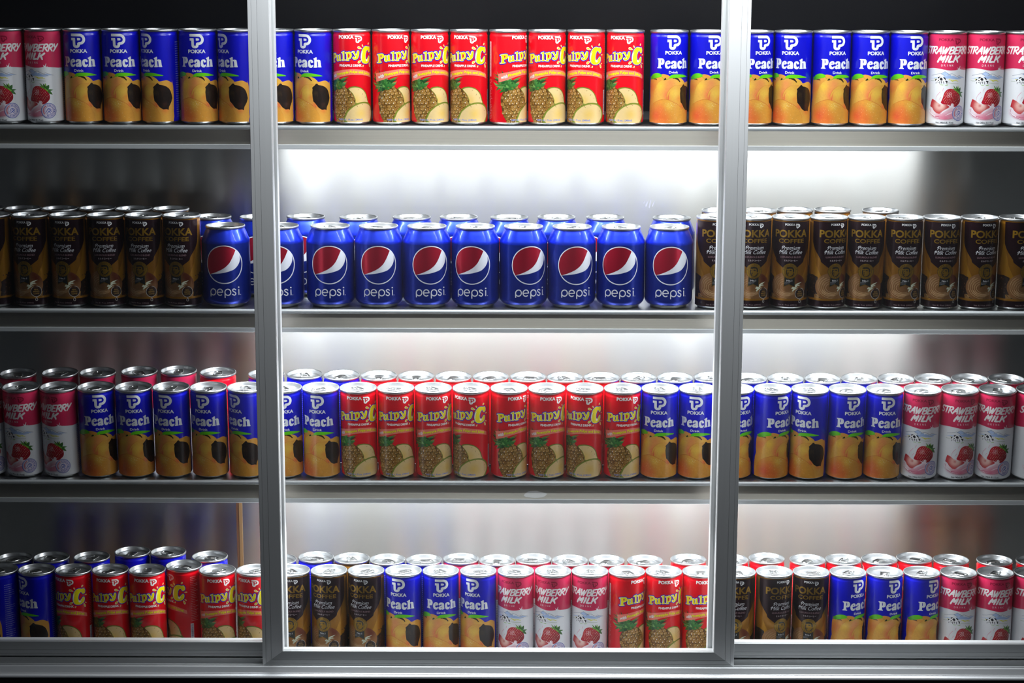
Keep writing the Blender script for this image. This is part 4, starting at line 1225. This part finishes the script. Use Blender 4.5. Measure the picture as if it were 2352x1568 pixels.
# ------------------------------------------------------------------ where the cans stand (read off the photograph, turned into places on the shelves)
# front rows: (kind, lid centre x in the 2352 px frame, turn of the print in degrees)
p, r, s, c, k = 'peach', 'pulpy', 'straw', 'coffee', 'cola'
FRONT = [
    [(s, 13.5, -15), (s, 101.4, -21), (p, 188.3, -2), (p, 275.5, 2), (p, 363.4, -37), (p, 452.5, 4), (p, 540.8, -43), (p, 628.8, -16), (p, 718.4, -24),
     (r, 807.5, -2), (r, 897.6, 30), (r, 987, 10), (r, 1077, -13.5), (r, 1167.4, 48), (r, 1256.8, 7), (r, 1347, -25), (r, 1437, -17),
     (p, 1538, 9.4), (p, 1629, 12.8), (p, 1738.3, 22), (p, 1825.3, -17), (p, 1914, 10.4), (p, 2002, 8.7), (p, 2089.8, 12.8), (s, 2176, -6), (s, 2262.7, 0), (s, 2351, 6)],
    [(c, -14, -26), (c, 70, -13.6), (c, 155.9, -13.3), (c, 241.8, 0), (c, 328.6, -8.8), (c, 415, -15),
     (k, 516.3, 2), (k, 641, -3), (k, 758.7, 1), (k, 871, 1.5), (k, 980.6, 10.6), (k, 1091.6, -8.7), (k, 1202, 16), (k, 1311.7, 9.5), (k, 1427.8, -6), (k, 1536.7, -.5),
     (c, 1644.4, 5), (c, 1733.6, -1), (c, 1819.6, -7), (c, 1905, 17), (c, 1991.5, -7), (c, 2077.8, 0), (c, 2163.5, 3.4), (c, 2249, 14), (c, 2333, 25)],
    [(s, -28, 12), (s, 55, -15), (s, 138.3, -27.6), (p, 221.7, 19.3), (p, 306, 8.3), (p, 390.8, -11.8), (p, 474, -13), (p, 560, -35), (p, 647, 9), (p, 733.4, -8.6),
     (r, 820, 3), (r, 907.4, 8), (r, 994.4, 16), (r, 1082, -23), (r, 1169.2, 33), (r, 1256, 14.5), (r, 1343.6, -16), (r, 1430.6, 14.5),
     (p, 1517, -7), (p, 1603.3, -10.8), (p, 1691.6, 25), (p, 1778, 29.6), (p, 1863.5, -29), (p, 1949, 11), (p, 2034.4, 0), (s, 2118.6, -9), (s, 2203, 7.6), (s, 2287.7, -15), (s, 2370, 24)],
    [(p, 1.3, -75), (p, 85.5, -41), (r, 165.3, -27), (r, 253, -1), (r, 337.2, 2), (r, 422, -64), (r, 499, 11), (r, 584.7, -19),
     (c, 670, -4), (c, 755.6, -18), (c, 840.8, -20), (p, 926.8, -16), (p, 1012.5, 2.5), (p, 1098.5, -20.5), (s, 1184.7, -17.5), (s, 1270.7, -23), (s, 1356, -11.5),
     (r, 1441.8, 47), (r, 1527.3, 16), (r, 1612.3, 17), (c, 1697.3, -13), (c, 1782, 19.8), (c, 1866.5, -12), (p, 1949, 28), (p, 2033, 24), (p, 2116, 33), (s, 2198.4, 0), (s, 2280.3, 4), (s, 2362, 13)],
]
# back rows: (kind, lid centre x, how far behind the front row in mm)
BACKROW = [
    [],
    [(c, -30, 62), (c, 54.3, 62), (c, 137.5, 62), (c, 223, 66), (c, 305.4, 62), (c, 389.9, 62), (k, 489, 92), (k, 593.6, 88), (k, 701, 94), (k, 823.6, 88), (k, 946, 92), (k, 1053.6, 94), (k, 1169.6, 92), (k, 1278, 96), (k, 1390.3, 96), (k, 1543, 92),
     (c, 1654, 62), (c, 1742.4, 62), (c, 1826, 70), (c, 1912.7, 72), (c, 2022.4, 66)],
    [(s, 41.5, 66), (s, 137.8, 70), (s, 224.5, 72), (s, 319.7, 78), (s, 410.3, 82), (r, 500.6, 74), (p, 611.7, 66), (p, 700, 66), (p, 785, 62), (r, 870.4, 60), (r, 955.9, 58), (r, 1041.3, 56), (r, 1127, 56), (r, 1213, 56), (r, 1298, 54), (r, 1383, 54),
     (p, 1468.7, 54), (p, 1553.6, 54), (p, 1638, 56), (p, 1723.2, 52), (p, 1807.7, 52), (p, 1891.5, 52), (p, 1974.7, 52), (s, 2058, 52), (s, 2140.8, 52), (s, 2223.5, 52), (s, 2305, 52), (s, 2387, 52)],
    [(p, 33.7, 50), (p, 117.3, 56), (p, 210.8, 58), (p, 304.6, 82), (p, 385.8, 82), (p, 480.8, 58), (p, 640, 48), (p, 726.7, 60), (c, 807.5, 55), (p, 889.6, 50), (p, 974, 48), (s, 1058.8, 54), (s, 1142, 48), (s, 1225.6, 54), (s, 1309, 48), (s, 1393.5, 48),
     (r, 1481.6, 48), (r, 1581, 54), (r, 1677.8, 54), (r, 1761, 60), (r, 1856, 54), (r, 1939, 56), (r, 2021, 58), (r, 2098.7, 64), (r, 2183, 56), (r, 2285, 54), (r, 2375.5, 52)],
]
FRONT_PUSH = {(3, 5): 0.020}                  # cans standing a little further back in the front row
SHELF_NAME = ['top shelf', 'second shelf', 'third shelf', 'bottom deck']
KIND = {
    'peach': ('peach_drink_can', 'blue peach drink can', 'peach'),
    'pulpy': ('pineapple_drink_can', 'red pineapple drink can', 'pineapple'),
    'straw': ('strawberry_milk_can', 'pink strawberry milk can', 'strawberry'),
    'coffee': ('coffee_can', 'brown milk coffee can', 'coffee'),
    'cola': ('cola_can', 'blue cola can', 'cola')}
ORD = 'first second third fourth fifth sixth seventh eighth ninth tenth eleventh twelfth thirteenth fourteenth fifteenth sixteenth'.split()

PROTO = {}


def make_can(kind):
    root = empty(KIND[kind][0])
    cola = kind == 'cola'
    body = link_mesh('body', BODY[kind], root)
    lid = link_mesh('lid', LID_C if cola else LID_S, root)
    tab = link_mesh('pull_tab', TAB_C if cola else TAB_S, root)
    return root


def copy_can(src):
    r = src.copy()
    COL.objects.link(r)
    for ch in src.children:
        q = ch.copy()
        q.parent = r
        COL.objects.link(q)
    return r


def place(kind, x, y, lvl, turn, label, group):
    if kind not in PROTO:
        o = PROTO[kind] = make_can(kind)
    else:
        o = copy_can(PROTO[kind])
    t = TILT[lvl]
    y0 = SHELF_Y[lvl]
    o.location = (x, y, SHELF_Z[lvl] + (y - y0) * math.tan(t) + 0.0005)
    o.rotation_euler = (t, 0, math.radians(turn))
    o.rotation_mode = 'XYZ'
    q = Matrix.Rotation(t, 4, 'X') @ Matrix.Rotation(math.radians(turn), 4, 'Z')
    o.rotation_euler = q.to_euler()
    a = random.uniform(-1.3, 1.3) if random.random() < .7 else random.uniform(1.8, 4.4)
    for ch in o.children:
        if ch.name.split('.')[0] in ('lid', 'pull_tab'):
            ch.rotation_euler = (0, 0, a)
    tag(o, label, 'drink can', group)
    return o


for lvl in range(4):
    frontpos = []
    for rowname, row in (('front row', FRONT[lvl]), ('back row', BACKROW[lvl])):
        R = {True: 0.02785, False: 0.0265}
        items = []
        for i, it in enumerate(row):
            kind, px, q = it
            cola = kind == 'cola'
            rb = 0.034 if cola else 0.0265
            if rowname == 'front row':
                y = SHELF_Y[lvl] + (0.001 if cola else 0.004) + rb + FRONT_PUSH.get((lvl, i), 0)
                turn = q
            else:
                y = SHELF_Y[lvl] + 0.0045 + 0.0265 + q / 1000 * 1.02
                turn = random.uniform(-50, 50) if cola else random.choice((-1, 1)) * random.uniform(100, 165)
            h = (HP if cola else H) / 1000
            yl = y - h * math.sin(TILT[lvl])
            # x from the lid's centre
            zz = SHELF_Z[lvl] + h
            _, py = proj((0, yl, zz))
            x = at_y(px, py, yl).x
            items.append([kind, x, y, turn, rb])
        # keep neighbours of one row from pressing into each other
        for _ in range(60):
            for a, b in zip(items, items[1:]):
                dy = abs(a[2] - b[2])
                need = a[4] + b[4] + 0.0003
                need = math.sqrt(max(0, need ** 2 - dy ** 2))
                d = b[1] - a[1]
                if d < need:
                    a[1] -= (need - d) / 2; b[1] += (need - d) / 2
        if rowname == 'front row':
            frontpos = items
        else:
            for it in items:
                for f in frontpos:
                    need = it[4] + f[4] + 0.0004
                    dx = abs(it[1] - f[1])
                    if dx < need:
                        it[2] = max(it[2], f[2] + math.sqrt(need ** 2 - dx ** 2))
        count = {}
        for it in items:
            kind = it[0]
            count[kind] = count.get(kind, 0) + 1
            o = ORD[count[kind] - 1]
            name, desc, short = KIND[kind]
            label = f'{desc}, {o} {short} one from left in {rowname} of {SHELF_NAME[lvl]}'
            place(kind, it[1], it[2], lvl, it[3], label, f'{short} cans, {rowname} of the {SHELF_NAME[lvl]}')

# ------------------------------------------------------------------ the display case
XL, XR = -0.98, 0.98
Y_WALL = 0.235
Z_TOP = 0.16
Z_DECK = SHELF_Z[3]
T_SH = 0.0325
case = empty('display_case', (0, 0.1, Z_DECK - 0.1))
tag(case, 'brushed steel display case with aluminium sill, holding all the cans', 'display case')


def cpart(o):
    o.parent = case
    o.matrix_parent_inverse = Matrix.Translation(-case.location)
    return o


zb = SHELF_Z[0] - 0.004
o = cpart(box_obj('back_panel', M_BACK, None, XL, XR, Y_WALL, Y_WALL + .006, Z_DECK - .02, zb)); o['label'] = 'brushed steel back panel'
o = cpart(box_obj('upper_back_panel', M_DARK, None, XL, XR, Y_WALL, Y_WALL + .006, zb, Z_TOP)); o['label'] = 'black upper back panel'
for x in (XL - .006, XR):
    cpart(box_obj('end_panel', M_BACK, None, x, x + .006, -.045, Y_WALL + .006, Z_DECK - .02, Z_TOP))
cpart(box_obj('roof_panel', M_DARK, None, XL - .006, XR + .006, -.045, Y_WALL + .006, Z_TOP, Z_TOP + .006))
cpart(box_obj('deck', M_DECK, None, XL, XR, -.048, Y_WALL, Z_DECK - .02, Z_DECK))
# joint strip on the back panel, lowest level
sx0, sx1 = at_y(550, 1220, Y_WALL).x, at_y(558, 1220, Y_WALL).x
M_STRIP = metal_mat('joint_strip', '#b99468', 0.35, (300, 300, 4), 0.1, metallic=0.6)
o = cpart(box_obj('joint_strip', M_STRIP, None, sx0, sx1, Y_WALL - .003, Y_WALL - .0002, Z_DECK, SHELF_Z[2] - .02, bevel=.0008)); o['label'] = 'tan joint strip on the back panel'

M_BROWN = metal_mat('brown_sealant', '#6a4630', 0.45, (300, 300, 4), 0.1, metallic=0.2)
o = cpart(box_obj('sealant_strip', M_BROWN, None, sx0 - .004, sx0 - .0002, Y_WALL - .002, Y_WALL - .0002, Z_DECK, SHELF_Z[2] - .02)); o['label'] = 'brown line beside the joint strip'

# ------------------------------------------------------------------ shelves
LEAN = (-.0024, .0027, .0080)       # added lean of each fascia over its height, to set how bright it looks
for lvl in range(3):
    y0, z0, t = SHELF_Y[lvl], SHELF_Z[lvl], TILT[lvl]
    sh = empty('shelf', (0, y0 + .1, z0))
    tag(sh, f'{("top", "second", "third")[lvl]} steel shelf with aluminium edge and brushed fascia', 'shelf', 'steel shelves in the case')
    def sp(o):
        o.parent = sh
        o.matrix_parent_inverse = Matrix.Translation(-sh.location)
        return o
    yb = Y_WALL - .0005
    zt = (yb - y0) * math.tan(t)
    sp(extrude_x('tray', M_DECK, None, [(y0 + .002, z0), (yb, z0 + zt), (yb, z0 + zt - .0012), (y0 + .002, z0 - .0012)], XL + .001, XR - .001))
    # rounded aluminium nose
    n = 8
    pr = [(y0 + .004, z0 - .0004), (y0 + .004, z0 - .0060)] + [(y0 - .001 - .0022 * math.sin(math.pi * i / n) * 1.0, z0 - .0003 - .0057 * (1 - math.cos(math.pi * i / n)) / 2) for i in range(n, -1, -1)]
    o = sp(extrude_x('edge_nose', M_NOSE, None, pr, XL + .001, XR - .001)); o['label'] = 'pale aluminium edge'
    o = sp(extrude_x('fascia', M_STEEL, None, [(y0 + .0002, z0 - .0265), (y0 + .0003 + LEAN[lvl], z0 - .0058), (y0 + .0015 + LEAN[lvl], z0 - .0058), (y0 + .0014, z0 - .0265)], XL + .001, XR - .001)); o['label'] = 'brushed steel fascia'
    pr2 = [(y0 - .0018, z0 - .0262), (y0 - .0022, z0 - .0268), (y0 - .0022, z0 - .0320), (y0 - .0016, z0 - .0328), (y0 + .0030, z0 - .0328), (y0 + .0030, z0 - .0262)]
    o = sp(extrude_x('light_channel', M_CHAN, None, pr2, XL + .001, XR - .001)); o['label'] = 'aluminium lamp channel under the fascia'
    for x in (-.75, 0.08, .8):
        sp(box_obj('bracket', M_DECK, None, x - .004, x + .004, yb - .10, yb, z0 - .022, z0 - .0015))

# dried paint smear on the third fascia, scuffs on the back panel
M_SMEAR, _nt, _b = new_mat('dried_paint')
_b.inputs['Base Color'].default_value = (0.9, 0.9, 0.88, 1)
_b.inputs['Roughness'].default_value = 0.6
M_SCUFF, _nt, _b = new_mat('scuff_mark')
_b.inputs['Base Color'].default_value = (0.48, 0.48, 0.55, 1)
_b.inputs['Roughness'].default_value = 0.5


def flat_blobs(name, mat, parent, blobs, y_of):
    bm = bmesh.new()
    for P in blobs:
        q = smooth_loop(P, 3)
        f, b = [], []
        for px, py in q:
            p3 = at_y(px, py, y_of(py))
            f.append(bm.verts.new((p3.x, p3.y - .0003, p3.z)))
            b.append(bm.verts.new((p3.x, p3.y + .0001, p3.z)))
        n = len(q)
        for tri in tessellate_polygon([[Vector((x, y, 0)) for x, y in q]]):
            try: bm.faces.new([f[i] for i in tri])
            except ValueError: pass
        for i in range(n):
            k2 = (i + 1) % n
            bm.faces.new((f[i], f[k2], b[k2], b[i]))
    bmesh.ops.recalc_face_normals(bm, faces=list(bm.faces))
    o = bm_obj(name, bm, mat, None)
    o.parent = parent
    o.matrix_parent_inverse = Matrix.Translation(-parent.location)
    return o


y3, lean3 = SHELF_Y[2], LEAN[2]
flat_blobs('paint_smear', M_SMEAR, sh, [[(1203, 1138), (1212, 1129), (1228, 1125), (1240, 1129), (1256, 1133), (1248, 1141), (1230, 1143), (1214, 1142)]], lambda py: y3 + (lean3 + .0001) * (at_y(1176, py, y3).z - SHELF_Z[2] + .0265) / .0207)
flat_blobs('scuff', M_SCUFF, case, [[(1482, 473), (1487, 462), (1489, 463), (1485, 474)], [(1490, 476), (1494, 458), (1496, 459), (1493, 477)], [(1497, 472), (1503, 462), (1504, 464), (1499, 474)], [(1477, 466), (1480, 461), (1481, 462), (1479, 468)]], lambda py: Y_WALL - .0002)

# ------------------------------------------------------------------ sliding doors
PROF = [(0, 8), (0, .5), (.4, 0), (4.6, 0), (4.7, .9), (5.0, .9), (5.1, .1), (12.2, .1), (12.3, .9), (12.6, .9), (12.7, 0), (28.3, 0), (28.7, .3), (29.3, 1.6), (29.3, 8), (29.3, 16), (0, 16)]   # mm: across the frame, depth


RAIL_K = 0.75        # the rails are narrower than the stiles


def frame_bar(name, mat, parent, A, B, inward, yf, ca, cb):
    """one mitred frame bar from A to B (outer corners, x/z), profile across 'inward'; ca / cb = mitre at that end"""
    d = Vector((B[0] - A[0], B[1] - A[1])).normalized()
    bm = bmesh.new()
    ra, rb = [], []
    for w, dp in PROF:
        w, dp = w / 1000, dp / 1000
        kw, ka = (1, RAIL_K) if inward[0] else (RAIL_K, 1)
        pa = Vector(A) + Vector(inward) * w * kw + d * (w * ka if ca else 0)
        pb = Vector(B) + Vector(inward) * w * kw - d * (w * ka if cb else 0)
        ra.append(bm.verts.new((pa.x, yf + dp, pa.y)))
        rb.append(bm.verts.new((pb.x, yf + dp, pb.y)))
    n = len(PROF)
    for i in range(n):
        q = (i + 1) % n
        bm.faces.new((ra[i], ra[q], rb[q], rb[i]))
    bm.faces.new(ra); bm.faces.new(rb[::-1])
    bmesh.ops.recalc_face_normals(bm, faces=list(bm.faces))
    o = bm_obj(name, bm, mat, None)
    o.parent = parent
    o.matrix_parent_inverse = Matrix.Translation(-parent.location)
    return o


def door(x0, x1, z0, z1, yf, label):
    root = empty('sliding_door', ((x0 + x1) / 2, yf, z0))
    tag(root, label, 'sliding glass door', 'sliding doors of the case')
    frame_bar('stile', M_FRAME, root, (x0, z0), (x0, z1), (1, 0), yf, True, True)
    frame_bar('stile', M_FRAME, root, (x1, z0), (x1, z1), (-1, 0), yf, True, True)
    frame_bar('bottom_rail', M_RAIL, root, (x0, z0), (x1, z0), (0, 1), yf, True, True)
    frame_bar('top_rail', M_RAIL, root, (x0, z1), (x1, z1), (0, -1), yf, True, True)
    w = .0285
    o = box_obj('glass_pane', M_GLASS, None, x0 + w, x1 - w, yf + .0026, yf + .0066, z0 + w * RAIL_K, z1 - w * RAIL_K)
    o.parent = root
    o.matrix_parent_inverse = Matrix.Translation(-root.location)


Y_C, Y_S = -.086, -.067
zc = at_y(1176, 1529.5, Y_C).z            # foot of the middle door
zs = at_y(1176, 1509, Y_S).z
xc0, xc1 = at_y(586, 784, Y_C).x, at_y(1705.5, 784, Y_C).x
ZD = 0.10
door(xc0, xc1, zc, ZD, Y_C, 'middle aluminium framed glass door standing in front of its two neighbours')
xl1 = xc0 + .0295 + .0035
door(XL + .01, xl1, zs, ZD, Y_S, 'left aluminium framed glass door behind the middle one')
xr0 = xc1 - .0295 - .0065
door(xr0, XR - .01, zs, ZD, Y_S, 'right aluminium framed glass door behind the middle one')

# ------------------------------------------------------------------ sill with door tracks, base, header
zsill = at_y(1176, 1531, -.098).z
zlow = at_y(1176, 1559, -.113).z
nose = [(-.0955, zsill - .002), (-.0965, zsill), (-.0985, zsill), (-.0993, zsill - .0008), (-.1035, zsill - .0078), (-.1042, zsill - .0082), (-.1046, zsill - .0090), (-.1062, zsill - .0100), (-.1130, zlow + .0030), (-.1140, zlow + .0012), (-.1136, zlow), (-.050, zlow), (-.050, zc - .004), (-.0955, zc - .004)]
o = cpart(extrude_x('sill', M_SILL, None, nose, XL, XR)); o['label'] = 'aluminium sill below the doors'
for yy in (Y_C + .006, Y_S + .006, Y_S + .0145):
    cpart(box_obj('track_rib', M_RAIL, None, XL, XR, yy, yy + .0022, zc - .0042, zc - .0006 if yy < -.07 else zs - .0006))
cpart(box_obj('track_rib', M_RAIL, None, XL, XR, -.0695, -.0682, zc - .0042, zs - .0015))
cpart(box_obj('track_riser', M_RAIL, None, XL, XR, -.050, -.0475, zlow, Z_DECK - .0002))
cpart(box_obj('base_cabinet', M_BASE, None, XL, XR, -.092, Y_WALL + .006, zlow - .55, min(zlow, Z_DECK - .02) - .0005))
cpart(box_obj('kick_panel', M_BASE, None, XL, XR, -.0925, -.0921, zlow - .2, zlow - .0002))
cpart(box_obj('header_rail', M_RAIL, None, XL, XR, Y_C, -.045, ZD + .001, ZD + .05))

M_FLOOR, _nt, _b = new_mat('dark_pavement')
_b.inputs['Base Color'].default_value = (0.03, 0.03, 0.032, 1)
_b.inputs['Roughness'].default_value = 0.7
tag(box_obj('wall_back', M_FLOOR, None, -3, 3, Y_WALL + .05, Y_WALL + .15, zlow - .55, .9), kind='structure')
tag(box_obj('floor', M_FLOOR, None, -3, 3, -4, 1, zlow - .60, zlow - .5502), kind='structure')
